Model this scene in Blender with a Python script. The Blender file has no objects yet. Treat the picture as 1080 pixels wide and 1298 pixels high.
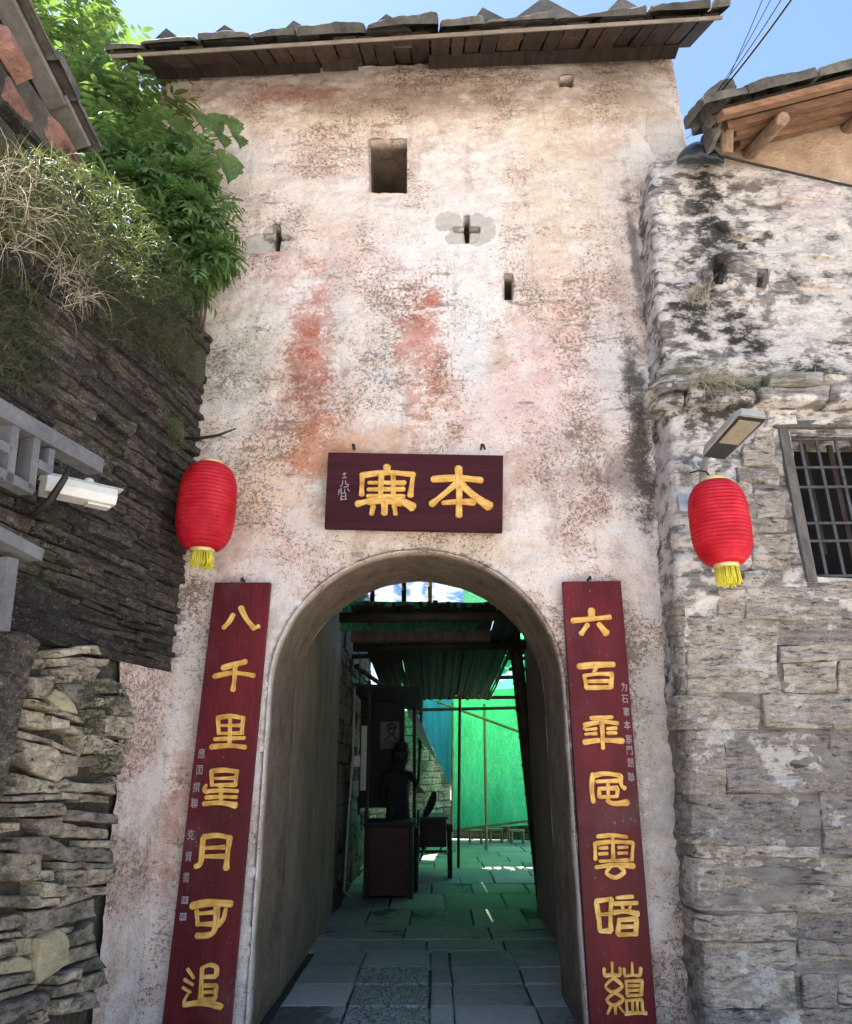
import bpy, bmesh, math, random
import numpy as np
from mathutils import Vector, Matrix, noise
from mathutils.geometry import delaunay_2d_cdt

scene = bpy.context.scene
COL = scene.collection
R = math.radians

# ------------------------------------------------------------------ camera
IW, IH, F = 1080.0, 1298.0, 900.0
CAM = Vector((0.0, -4.9, 1.55))
ROT = (Matrix.Rotation(R(0.5), 3, 'Z') @ Matrix.Rotation(R(90 + 19.6), 3, 'X') @ Matrix.Rotation(R(-0.3), 3, 'Z'))
cd = bpy.data.cameras.new('camera')
cd.sensor_fit = 'HORIZONTAL'
cd.sensor_width = 36.0
cd.lens = 36.0 * F / IW
cd.clip_start = 0.05
cd.clip_end = 3000.0
cam = bpy.data.objects.new('camera', cd)
cam.matrix_world = Matrix.Translation(CAM) @ ROT.to_4x4()
COL.objects.link(cam)
scene.camera = cam

# ------------------------------------------------------------------ sky, sun, exposure
SUN_EL, SUN_AZ = R(71), R(-62)          # azimuth from +Y towards +X
world = bpy.data.worlds.new('World')
scene.world = world
world.use_nodes = True
wn, wl = world.node_tree.nodes, world.node_tree.links
sky = wn.new('ShaderNodeTexSky')
sky.sky_type = 'NISHITA'
sky.sun_disc = False
sky.sun_elevation = SUN_EL
sky.sun_rotation = SUN_AZ
sky.dust_density = 0.4
sky.ozone_density = 3.0
wn['Background'].inputs['Strength'].default_value = 0.095
# thin high cloud over the whole sky
wtc = wn.new('ShaderNodeTexCoord')
wmp = wn.new('ShaderNodeMapping'); wmp.inputs['Scale'].default_value = (1.0, 1.0, 2.2); wmp.inputs['Location'].default_value = (.35, .2, 0)
wno = wn.new('ShaderNodeTexNoise'); wno.inputs['Scale'].default_value = 2.6; wno.inputs['Detail'].default_value = 7; wno.inputs['Roughness'].default_value = .62; wno.inputs['Distortion'].default_value = .6
wmr = wn.new('ShaderNodeMapRange'); wmr.interpolation_type = 'SMOOTHSTEP'; wmr.inputs[1].default_value = .50; wmr.inputs[2].default_value = .78; wmr.inputs[4].default_value = .55
wmx = wn.new('ShaderNodeMix'); wmx.data_type = 'RGBA'; wmx.inputs[7].default_value = (3.4, 3.6, 3.8, 1)
wl.new(wtc.outputs['Generated'], wmp.inputs['Vector']); wl.new(wmp.outputs[0], wno.inputs['Vector']); wl.new(wno.outputs['Fac'], wmr.inputs[0])
wl.new(wmr.outputs[0], wmx.inputs[0]); wl.new(sky.outputs[0], wmx.inputs[6])
wl.new(wmx.outputs[2], wn['Background'].inputs['Color'])
sd = bpy.data.lights.new('sun', 'SUN')
sd.energy = 5.0
sd.angle = R(0.5)
sd.color = (1.0, 0.95, 0.87)
sun = bpy.data.objects.new('sun', sd)
sv = Vector((math.sin(SUN_AZ) * math.cos(SUN_EL), math.cos(SUN_AZ) * math.cos(SUN_EL), math.sin(SUN_EL)))
sun.rotation_euler = (-sv).to_track_quat('-Z', 'Y').to_euler()
sun.location = (-8, 8, 20)
COL.objects.link(sun)
vs = scene.view_settings
vs.view_transform = 'Standard'
vs.look = 'None'
vs.gamma = 1.0
vs.use_curve_mapping = False
vs.exposure = 1.86
scene.cycles.use_denoising = True
scene.cycles.max_bounces = 7
scene.cycles.diffuse_bounces = 4
scene.cycles.adaptive_threshold = 0.025
scene.cycles.transmission_bounces = 6
scene.cycles.sample_clamp_indirect = 6.0

# ------------------------------------------------------------------ measuring helpers
def ray(u, v):
    return ROT @ Vector(((u - IW / 2) / F, -(v - IH / 2) / F, -1.0))
def PY(u, v, y):
    d = ray(u, v); return CAM + d * ((y - CAM.y) / d.y)
def PX(u, v, x):
    d = ray(u, v); return CAM + d * ((x - CAM.x) / d.x)
def PZ(u, v, z):
    d = ray(u, v); return CAM + d * ((z - CAM.z) / d.z)
def PN(u, v, p0, n):
    d = ray(u, v); return CAM + d * ((p0 - CAM).dot(n) / d.dot(n))

# ------------------------------------------------------------------ scene helpers
def tag(o, label=None, cat=None, group=None, kind=None):
    if label: o['label'] = label
    if cat: o['category'] = cat
    if group: o['group'] = group
    if kind: o['kind'] = kind
    return o
def thing(name, loc, label, cat, group=None):
    o = bpy.data.objects.new(name, None)
    o.empty_display_size = 0.1
    o.location = loc
    COL.objects.link(o)
    return tag(o, label, cat, group)
def wloc(o):
    p = Vector((0, 0, 0))
    while o is not None:
        p = p + Vector(o.location); o = o.parent
    return p
def obj(name, verts, faces, mat, parent=None, smooth=True, origin=None):
    """one mesh object; verts are world coordinates"""
    verts = [Vector(p) for p in verts]
    if origin is None:
        if parent is not None and parent.type == 'EMPTY' and parent.get('category') is None:
            origin = Vector((0, 0, 0))
        c = Vector((0, 0, 0))
        for p in verts: c += p
        c /= max(1, len(verts))
        if parent is None:
            c.z = min(p.z for p in verts)
        origin = c
    origin = Vector(origin)
    me = bpy.data.meshes.new(name)
    me.from_pydata([p - origin for p in verts], [], faces)
    me.update()
    if smooth:
        me.shade_smooth()
    me.materials.append(mat)
    o = bpy.data.objects.new(name, me)
    o.location = origin - (wloc(parent) if parent else Vector((0, 0, 0)))
    if parent: o.parent = parent
    COL.objects.link(o)
    return o
def objbm(name, bm, mat, parent=None, smooth=True, origin=None):
    bm.verts.ensure_lookup_table(); bm.verts.index_update()
    v = [p.co.copy() for p in bm.verts]
    f = [[q.index for q in fc.verts] for fc in bm.faces]
    bm.free()
    return obj(name, v, f, mat, parent, smooth, origin)
def share(src, parent, loc, rot=(0, 0, 0), scale=(1, 1, 1)):
    o = src.copy()
    for k in list(o.keys()): del o[k]
    o.parent = parent
    o.location = Vector(loc) - (wloc(parent) if parent else Vector((0, 0, 0)))
    o.rotation_euler = rot; o.scale = scale
    COL.objects.link(o)
    return o

class MB:
    """collects shapes into one vertex/face list (one mesh)"""
    def __init__(s): s.v = []; s.f = []
    def add(s, v, f):
        n = len(s.v); s.v += [Vector(p) for p in v]; s.f += [[i + n for i in q] for q in f]; return s
    def hexa(s, a):                     # 8 corners: bottom 4 (ccw), top 4
        return s.add(a, [[3, 2, 1, 0], [4, 5, 6, 7], [0, 1, 5, 4], [1, 2, 6, 5], [2, 3, 7, 6], [3, 0, 4, 7]])
    def box(s, lo, hi):
        x0, y0, z0 = lo; x1, y1, z1 = hi
        return s.hexa([(x0, y0, z0), (x1, y0, z0), (x1, y1, z0), (x0, y1, z0), (x0, y0, z1), (x1, y0, z1), (x1, y1, z1), (x0, y1, z1)])
    def bevbox(s, lo, hi, b=0.01):
        bm = bmesh.new()
        m = MB().box(lo, hi)
        vs_ = [bm.verts.new(p) for p in m.v]
        for q in m.f: bm.faces.new([vs_[i] for i in q])
        bmesh.ops.bevel(bm, geom=bm.edges[:], offset=b, segments=2, affect='EDGES', profile=0.5)
        bm.verts.index_update()
        return s.add([p.co.copy() for p in bm.verts], [[q.index for q in f.verts] for f in bm.faces])
    def bar(s, a, b, w, h, up=(0, 0, 1), jit=0, rnd=None):
        a, b = Vector(a), Vector(b); d = (b - a).normalized(); up = Vector(up)
        sx = d.cross(up)
        if sx.length < 1e-4: sx = d.cross(Vector((1, 0, 0)))
        sx.normalize(); uz = sx.cross(d).normalized()
        c = []
        for p in (a, b):
            for i, j in ((-1, -1), (1, -1), (1, 1), (-1, 1)):
                q = p + sx * (i * w / 2) + uz * (j * h / 2)
                if jit and rnd: q += Vector((rnd.uniform(-jit, jit), rnd.uniform(-jit, jit), rnd.uniform(-jit, jit)))
                c.append(q)
        return s.add(c, [[0, 1, 2, 3], [7, 6, 5, 4], [0, 4, 5, 1], [1, 5, 6, 2], [2, 6, 7, 3], [3, 7, 4, 0]])
    def tube(s, pts, rad, n=8, cap=True):
        pts = [Vector(p) for p in pts]
        if not hasattr(rad, '__len__'): rad = [rad] * len(pts)
        base = len(s.v); prev = None
        for i, p in enumerate(pts):
            d = (pts[min(i + 1, len(pts) - 1)] - pts[max(i - 1, 0)]).normalized()
            if prev is None:
                a = d.cross(Vector((0, 0, 1)))
                if a.length < 1e-3: a = d.cross(Vector((1, 0, 0)))
            else:
                a = prev - d * prev.dot(d)
            a.normalize(); prev = a; b = d.cross(a)
            for k in range(n):
                t = 2 * math.pi * k / n
                s.v.append(p + (a * math.cos(t) + b * math.sin(t)) * rad[i])
        for i in range(len(pts) - 1):
            for k in range(n):
                k2 = (k + 1) % n
                s.f.append([base + i * n + k, base + i * n + k2, base + (i + 1) * n + k2, base + (i + 1) * n + k])
        if cap:
            s.f.append([base + k for k in range(n)][::-1])
            s.f.append([base + (len(pts) - 1) * n + k for k in range(n)])
        return s
    def lathe(s, prof, c, n=24, axis=Vector((0, 0, 1))):
        c = Vector(c); q = Vector((0, 0, 1)).rotation_difference(axis); base = len(s.v)
        for r, z in prof:
            for k in range(n):
                t = 2 * math.pi * k / n
                s.v.append(c + q @ Vector((r * math.cos(t), r * math.sin(t), z)))
        for i in range(len(prof) - 1):
            for k in range(n):
                k2 = (k + 1) % n
                s.f.append([base + i * n + k, base + i * n + k2, base + (i + 1) * n + k2, base + (i + 1) * n + k])
        return s
    def build(s, name, mat, parent=None, smooth=False, origin=None):
        return obj(name, s.v, s.f, mat, parent, smooth, origin)

def fn(p, s=1.0, o=4, off=0.0):
    """fractal noise about -1..1"""
    return noise.fractal(Vector((p[0] * s + off, p[1] * s + off * .7, p[2] * s - off)), 1.0, 2.0, o, noise_basis='PERLIN_ORIGINAL')

# ------------------------------------------------------------------ materials
class NT:
    def __init__(s, name):
        s.m = bpy.data.materials.new(name); s.m.use_nodes = True
        s.n = s.m.node_tree.nodes; s.l = s.m.node_tree.links
        s.b = s.n['Principled BSDF']; s.out = s.n['Material Output']
        s.g = s.n.new('ShaderNodeNewGeometry'); s.pos = s.g.outputs['Position']
        s._rand = None
    def put(s, sock, val):
        if isinstance(val, bpy.types.NodeSocket): s.l.new(val, sock)
        elif isinstance(val, (tuple, list)) and sock.type == 'RGBA' and len(val) == 3: sock.default_value = (*val, 1)
        else: sock.default_value = val
    def node(s, t, **k):
        n = s.n.new(t)
        for a, b in k.items(): setattr(n, a, b)
        return n
    def rand(s):
        if s._rand is None: s._rand = s.n.new('ShaderNodeObjectInfo').outputs['Random']
        return s._rand
    def vmul(s, vec, xyz):
        n = s.node('ShaderNodeVectorMath', operation='MULTIPLY'); s.put(n.inputs[0], vec); s.put(n.inputs[1], xyz); return n.outputs[0]
    def vadd(s, vec, xyz):
        n = s.node('ShaderNodeVectorMath', operation='ADD'); s.put(n.inputs[0], vec); s.put(n.inputs[1], xyz); return n.outputs[0]
    def noise(s, scale, detail=5, rough=.55, stretch=None, off=None, dist=0.0):
        v = s.pos
        if stretch: v = s.vmul(v, stretch)
        if off is not None:
            v = s.vadd(v, off)
        n = s.node('ShaderNodeTexNoise'); s.put(n.inputs['Vector'], v)
        n.inputs['Scale'].default_value = scale; n.inputs['Detail'].default_value = detail
        n.inputs['Roughness'].default_value = rough; n.inputs['Distortion'].default_value = dist
        return n.outputs['Fac']
    def voro(s, scale, feature='F1', stretch=None):
        v = s.vmul(s.pos, stretch) if stretch else s.pos
        n = s.node('ShaderNodeTexVoronoi', feature=feature); s.put(n.inputs['Vector'], v); n.inputs['Scale'].default_value = scale
        return n.outputs['Distance']
    def math(s, op, a, b=0.0, c=None):
        n = s.node('ShaderNodeMath', operation=op); s.put(n.inputs[0], a); s.put(n.inputs[1], b)
        if c is not None: s.put(n.inputs[2], c)
        return n.outputs[0]
    def map(s, v, a, b, c=0.0, d=1.0, smooth=True):
        n = s.node('ShaderNodeMapRange', interpolation_type='SMOOTHSTEP' if smooth else 'LINEAR'); s.put(n.inputs[0], v)
        for i, q in enumerate((a, b, c, d)): n.inputs[i + 1].default_value = q
        return n.outputs[0]
    def ramp(s, f, stops):
        n = s.node('ShaderNodeValToRGB'); s.put(n.inputs[0], f); e = n.color_ramp.elements
        while len(e) < len(stops): e.new(.5)
        for q, (p, c) in zip(e, stops): q.position = p; q.color = (*c, 1)
        return n.outputs[0]
    def mix(s, f, a, b, mode='MIX'):
        n = s.node('ShaderNodeMix', data_type='RGBA', blend_type=mode); s.put(n.inputs[0], f); s.put(n.inputs[6], a); s.put(n.inputs[7], b)
        return n.outputs[2]
    def blob(s, c, r, wob, amt=.9, inner=.35, outer=1.0):
        """soft irregular patch round point c with radii r (x,y,z; 0 = ignore that axis)"""
        n = s.node('ShaderNodeVectorMath', operation='SUBTRACT'); s.put(n.inputs[0], s.pos); n.inputs[1].default_value = c
        v = s.vmul(n.outputs[0], tuple(1 / q if q else 0 for q in r))
        n = s.node('ShaderNodeVectorMath', operation='LENGTH'); s.put(n.inputs[0], v)
        d = s.math('MULTIPLY_ADD', s.math('SUBTRACT', wob, .5), amt, n.outputs['Value'])
        return s.map(d, outer, inner)
    def bump(s, h, strength=.5, dist=.01, prev=None):
        n = s.node('ShaderNodeBump'); s.put(n.inputs['Height'], h); n.inputs['Strength'].default_value = strength; n.inputs['Distance'].default_value = dist
        if prev is not None: s.l.new(prev, n.inputs['Normal'])
        return n.outputs[0]
    def done(s, col, rough=.85, nrm=None, spec=.3, metal=0.0):
        s.put(s.b.inputs['Base Color'], col); s.put(s.b.inputs['Roughness'], rough)
        s.b.inputs['Specular IOR Level'].default_value = spec; s.b.inputs['Metallic'].default_value = metal
        if nrm is not None: s.l.new(nrm, s.b.inputs['Normal'])
        return s.m

def simple(name, c1, c2, scale=8, rough=.8, bump=.3, bdist=.004, stretch=None, spec=.3, metal=0, vary=.0, detail=6):
    t = NT(name)
    n1 = t.noise(scale, detail, .6, stretch); n2 = t.noise(scale * 6, 4, .6, stretch)
    col = t.ramp(t.math('MULTIPLY_ADD', n2, .3, t.math('MULTIPLY', n1, .7)), [(.3, c1), (.68, c2)])
    if vary:
        col = t.mix(1.0, col, t.ramp(t.rand(), [(0, (1 - vary,) * 3), (1, (1 + vary * .6,) * 3)]), 'MULTIPLY')
    return t.done(col, rough, t.bump(n2, bump, bdist, t.bump(n1, bump, bdist * 3)), spec, metal)

M = {}
def facade_material():
    t = NT('old_plaster')
    n1 = t.noise(1.1, 4, .55); n2 = t.noise(5, 8, .74); n3 = t.noise(38, 6, .76); n4 = t.noise(150, 3, .65)
    st = t.noise(3.2, 6, .72, (1, 1, 4.5))
    col = t.ramp(n2, [(.28, (.46, .34, .275)), (.38, (.67, .525, .445)), (.48, (.82, .69, .61)), (.60, (.88, .785, .715)), (.72, (.78, .685, .61))])
    col = t.mix(t.map(n1, .45, .62), col, t.mix(t.map(n2, .35, .6), (.64, .44, .35), (.82, .63, .52)))
    W = PY
    def b(u, v, ru, rv, amt=1.0, inner=.3, outer=1.0, wob=None):
        p = PY(u, v, 0); q = PY(u + ru, v, 0); s_ = PY(u, v - rv, 0)
        return t.blob((p.x, 0, p.z), (abs(q.x - p.x), 0, abs(s_.z - p.z)), wob or n2, amt, inner, outer)
    # general tints: pinkish, ochre and greenish grey zones
    for (u, v, ru, rv, c, k) in [
        (720, 220, 100, 130, (.72, .58, .42), .55), (690, 330, 60, 120, (.68, .51, .37), .5), (860, 900, 200, 10, (.5, .4, .3), .0), (420, 290, 90, 60, (.80, .64, .50), .5), (650, 500, 130, 110, (.76, .52, .47), .6), (300, 470, 80, 120, (.55, .52, .43), .75),
        (560, 330, 150, 110, (.84, .76, .70), .7), (500, 470, 60, 90, (.72, .68, .61), .6), (600, 440, 50, 90, (.78, .75, .71), .7), (770, 450, 50, 90, (.70, .64, .61), .6), (340, 250, 110, 90, (.80, .66, .56), .5),
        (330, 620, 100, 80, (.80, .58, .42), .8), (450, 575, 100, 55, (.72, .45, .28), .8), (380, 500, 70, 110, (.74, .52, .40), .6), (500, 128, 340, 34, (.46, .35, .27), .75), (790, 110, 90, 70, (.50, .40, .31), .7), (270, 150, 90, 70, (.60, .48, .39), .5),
        (720, 590, 110, 80, (.58, .42, .35), .7), (540, 700, 220, 36, (.70, .56, .42), .7), (250, 830, 50, 200, (.74, .64, .58), .6), (810, 900, 40, 260, (.50, .44, .37), .7), (430, 400, 30, 130, (.62, .58, .50), .5)]:
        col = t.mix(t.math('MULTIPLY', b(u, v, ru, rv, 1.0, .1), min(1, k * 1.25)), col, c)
    # lost skim coat with crisp edges
    sk = t.noise(2.6, 9, .76, (1, 1, 1.5), (4, 0, 2))
    col = t.mix(t.math('MULTIPLY', t.map(sk, .56, .575), .32), col, t.mix(n3, (.38, .29, .23), (.56, .46, .38)))
    col = t.mix(t.math('MULTIPLY', t.map(sk, .46, .44), .55), col, t.mix(n3, (.78, .68, .60), (.90, .83, .76)))
    col = t.mix(1.0, col, t.ramp(n4, [(.32, (.66, .63, .60)), (.46, (1, 1, 1)), (.68, (1.12, 1.12, 1.12))]), 'MULTIPLY')  # shading of fine pits and grain put into the colour
    # faded red paint
    wobr = t.math('MULTIPLY_ADD', n3, .4, t.math('MULTIPLY_ADD', st, .3, t.math('MULTIPLY', n2, .3)))
    wobs = t.map(wobr, .38, .62)
    redn = t.map(t.math('MULTIPLY_ADD', n3, .55, t.math('MULTIPLY_ADD', st, .35, t.math('MULTIPLY', n4, .25))), .53, .66)
    for (u, v, ru, rv, c, k) in [
        (395, 440, 32, 95, (.46, .075, .035), 1.25), (396, 560, 36, 64, (.60, .17, .06), 1.25), (532, 435, 32, 98, (.56, .12, .06), 1.25), (440, 330, 60, 60, (.74, .42, .36), .5), (420, 600, 60, 40, (.62, .30, .18), .7), (700, 420, 60, 80, (.68, .36, .31), .5), (545, 380, 14, 22, (.45, .07, .04), 1),
        (400, 482, 24, 9, (.50, .05, .04), 1), (395, 422, 16, 16, (.45, .10, .04), 1), (375, 120, 68, 17, (.42, .08, .07), 1), (560, 490, 26, 40, (.60, .28, .18), .8),
        (350, 335, 40, 40, (.58, .25, .22), .55), (470, 560, 110, 32, (.60, .30, .18), .6), (650, 610, 40, 50, (.60, .30, .20), .6), (235, 990, 20, 110, (.50, .18, .10), .7),
        (215, 1060, 18, 90, (.52, .2, .10), .6), (300, 690, 60, 50, (.62, .34, .25), .5), (790, 380, 14, 100, (.45, .28, .22), .5), (765, 180, 30, 40, (.6, .3, .26), .5),
        (635, 450, 14, 40, (.55, .33, .14), .7), (300, 760, 34, 60, (.55, .30, .22), .4)]:
        m = b(u, v, ru * 1.2, rv * 1.1, 1.5, .3, 1.05, wobs)
        col = t.mix(t.math('MULTIPLY', t.math('MULTIPLY', m, k), t.math('MULTIPLY_ADD', redn, .62, .34)), col, c)
    # dark speckle: lost skim coat showing the coarse ground
    dens = t.map(n1, .41, .63, -.015, .085)
    for (u, v, ru, rv, k) in [(700, 560, 130, 130, .055), (810, 560, 34, 190, .13), (300, 450, 80, 90, .08), (560, 420, 200, 130, .03), (230, 760, 50, 80, .06), (800, 900, 40, 200, .08)]:
        dens = t.math('MULTIPLY_ADD', b(u, v, ru, rv, .8, .1), k, dens)
    sp = t.math('ADD', t.math('MULTIPLY_ADD', n4, .35, t.math('MULTIPLY', n3, .65)), t.math('MULTIPLY', dens, -1))
    spk = t.map(sp, .425, .375)
    lines = t.map(t.math('SUBTRACT', st, t.math('MULTIPLY', dens, .8)), .385, .33)
    drip = t.noise(6.5, 6, .7, (1, 1, .16))
    col = t.mix(t.math('MULTIPLY', t.map(drip, .54, .66), .38), col, (.36, .31, .26))
    dk = t.mix(n2, (.10, .07, .05), (.25, .185, .145))
    col = t.mix(t.math('MULTIPLY', spk, .85), col, dk)
    col = t.mix(t.math('MULTIPLY', lines, .7), col, (.25, .19, .15))
    # damp black streak in the corner by the neighbouring wall and on the arch
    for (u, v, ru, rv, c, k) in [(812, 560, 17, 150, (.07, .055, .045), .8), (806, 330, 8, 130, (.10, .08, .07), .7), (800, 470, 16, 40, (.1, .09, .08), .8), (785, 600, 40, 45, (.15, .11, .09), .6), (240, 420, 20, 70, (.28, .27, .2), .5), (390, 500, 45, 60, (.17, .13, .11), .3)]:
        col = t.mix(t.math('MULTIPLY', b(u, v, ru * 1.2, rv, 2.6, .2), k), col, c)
    # cement patches round the cross-shaped loopholes
    pm = None; nb = t.noise(9, 3, .6)
    for (u, v, ru, rv) in [(352, 302, 19, 18), (328, 310, 20, 13), (606, 291, 22, 20), (568, 281, 17, 13), (586, 300, 22, 10), (842, 168, 24, 40)]:
        m = b(u, v, ru, rv, 1.0, .86, .97, nb)
        rim = t.math('SUBTRACT', b(u, v, ru + 1.6, rv + 1.6, 1.0, .86, .97, nb), m)
        col = t.mix(t.math('MULTIPLY', rim, .5), col, (.13, .10, .08))
        col = t.mix(t.math('MULTIPLY', m, .85 if u < 800 else .4), col, t.mix(n3, (.46, .405, .345), (.60, .54, .47)))
        pm = m if pm is None else t.math('MAXIMUM', pm, m)
    # brown earthy tone inside the openings, darkened to put recess shade into the colour
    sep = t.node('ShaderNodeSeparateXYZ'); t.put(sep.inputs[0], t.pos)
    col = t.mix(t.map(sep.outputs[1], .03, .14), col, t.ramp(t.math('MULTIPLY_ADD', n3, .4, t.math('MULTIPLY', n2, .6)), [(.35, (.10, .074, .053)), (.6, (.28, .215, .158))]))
    h = t.math('MULTIPLY_ADD', n3, .6, t.math('MULTIPLY', n4, .35))
    return t.done(col, .93, t.bump(h, 1.0, .016, t.bump(n2, .5, .03)), .12)

def stone_material(name, stops, moss=None, lay=22, vary=.28, wet=None, bdist=.012, spec=.2, plaster=None, mould=None, stretch=.16):
    """layered slate: colour by noise, thin bedding lines"""
    t = NT(name)
    off = t.node('ShaderNodeCombineXYZ')
    k = t.math('MULTIPLY', t.rand(), 37.0)
    for i in range(3): t.put(off.inputs[i], k)
    o = off.outputs[0]
    n1 = t.noise(3.0, 6, .6, None, o); n2 = t.noise(14, 7, .7, (1, 1, 2.2), o); bed = t.noise(lay, 6, .72, (stretch, stretch, 1.0), o, .6); n4 = t.noise(85, 4, .7)
    f = t.math('MULTIPLY_ADD', bed, .42, t.math('MULTIPLY_ADD', n2, .28, t.math('MULTIPLY_ADD', n1, .15, t.math('MULTIPLY', n4, .15))))
    col = t.ramp(f, stops)
    col = t.mix(1.0, col, t.ramp(t.rand(), [(0, (1 - vary, 1 - vary, 1 - vary * .9)), (.5, (1, .98, .95)), (1, (1 + vary * .7, 1 + vary * .65, 1 + vary * .5))]), 'MULTIPLY')
    if plaster:
        pn = t.noise(2.6, 9, .74, (1, 1, 1.3))
        col = t.mix(t.math('MULTIPLY', t.map(pn, .54, .59), .7), col, plaster)
    if mould:
        mn = t.noise(2.1, 8, .72, (1, 1, .8), (5.1, 2, 9.3))
        col = t.mix(t.math('MULTIPLY', t.map(mn, .52, .62), .8), col, mould)
    crev = t.map(bed, .42, .36)
    col = t.mix(t.math('MULTIPLY', crev, .8), col, (.03, .026, .022))
    if moss:
        mm = t.noise(2.3, 6, .7, None, (3.3, 1.1, 7.7))
        col = t.mix(t.math('MULTIPLY', t.map(mm, moss[1], moss[1] + .12), .75), col, moss[0])
    sp = t.map(n4, .60, .68)
    col = t.mix(t.math('MULTIPLY', t.map(n4, .42, .34), .55), col, (.035, .03, .025))
    col = t.mix(t.math('MULTIPLY', sp, .38), col, (.55, .52, .47))
    h = t.math('MULTIPLY_ADD', bed, .6, t.math('MULTIPLY_ADD', n2, .35, t.math('MULTIPLY', n4, .12)))
    return t.done(col, .88, t.bump(h, 1.0, bdist, t.bump(n1, .5, bdist * 2)), spec)

M['facade'] = facade_material()
M['stone_right'] = stone_material('grey_slate_block', [(.34, (.04, .033, .028)), (.43, (.17, .145, .12)), (.53, (.335, .29, .25)), (.66, (.56, .50, .44))], ((.085, .085, .045), .60), plaster=(.56, .52, .47), lay=48, bdist=.024, stretch=.24)
M['stone_left'] = stone_material('pale_rubble_stone', [(.35, (.035, .028, .02)), (.43, (.18, .148, .11)), (.53, (.42, .36, .28)), (.66, (.66, .59, .48))], ((.045, .05, .026), .51), lay=30, vary=.45, bdist=.02, stretch=.35)
M['stone_dark'] = stone_material('dark_slate', [(.36, (.008, .007, .006)), (.46, (.032, .027, .023)), (.55, (.085, .073, .062)), (.66, (.24, .215, .185))], ((.035, .042, .018), .55), lay=52, vary=.5, bdist=.018, stretch=.3)
M['stone_yellow'] = stone_material('yellowish_stone', [(.32, (.16, .13, .075)), (.5, (.40, .345, .215)), (.7, (.56, .50, .35))], ((.06, .065, .03), .58), lay=14, vary=.15, stretch=.4)
M['stone_alley'] = stone_material('alley_stone', [(.34, (.02, .018, .015)), (.5, (.085, .077, .063)), (.68, (.17, .155, .125))], None, lay=14)
M['beam_stone'] = stone_material('dark_stone_beam', [(.34, (.014, .012, .011)), (.5, (.05, .043, .038)), (.66, (.12, .105, .095))], ((.03, .034, .016), .56), lay=9, vary=.0, bdist=.02)
M['mortar'] = simple('earth_mortar', (.045, .037, .028), (.13, .11, .085), 7, .95, .8, .02)
M['cement_side'] = stone_material('grey_render', [(.36, (.17, .145, .12)), (.5, (.42, .375, .325)), (.64, (.62, .565, .50))], None, lay=26, vary=.0, stretch=.4, bdist=.02)
M['mud'] = simple('tan_mud_plaster', (.30, .20, .13), (.52, .38, .27), 6, .95, .8, .015)
M['slate_roof'] = simple('weathered_roof_slate', (.035, .032, .028), (.16, .145, .125), 6, .85, .7, .008, vary=.3)
M['wood_dark'] = simple('dark_weathered_wood', (.014, .009, .008), (.07, .048, .038), 3, .8, .5, .004, (7, 1, 1), vary=.45)
M['wood_dark_y'] = simple('dark_soffit_board', (.018, .010, .008), (.105, .068, .046), 3, .8, .5, .004, (9, 1, 3), vary=.5)
M['wood_warm'] = simple('warm_brown_timber', (.09, .045, .026), (.30, .165, .095), 4, .75, .5, .004, (1, 6, 6), vary=.2)
M['wood_log'] = simple('grey_brown_log', (.12, .07, .045), (.34, .23, .16), 5, .8, .6, .004, (5, 1, 5), vary=.2)
M['wood_grey'] = simple('silver_grey_wood', (.045, .04, .036), (.16, .145, .13), 6, .8, .5, .003, (4, 1, 1))
M['batten'] = simple('pale_eave_batten', (.12, .095, .075), (.30, .25, .20), 5, .8, .4, .003, (1, 5, 5))
M['rail'] = simple('blue_grey_painted_rail', (.075, .075, .08), (.19, .19, .198), 7, .7, .4, .003)
M['cement'] = simple('bare_cement', (.28, .26, .24), (.45, .43, .40), 7, .9, .5, .006)
M['void'] = simple('painted_room_darkness', (.003, .003, .003), (.006, .006, .006), 3, .9, .1)  # near-black colour stands in for the shade behind the openings

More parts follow.
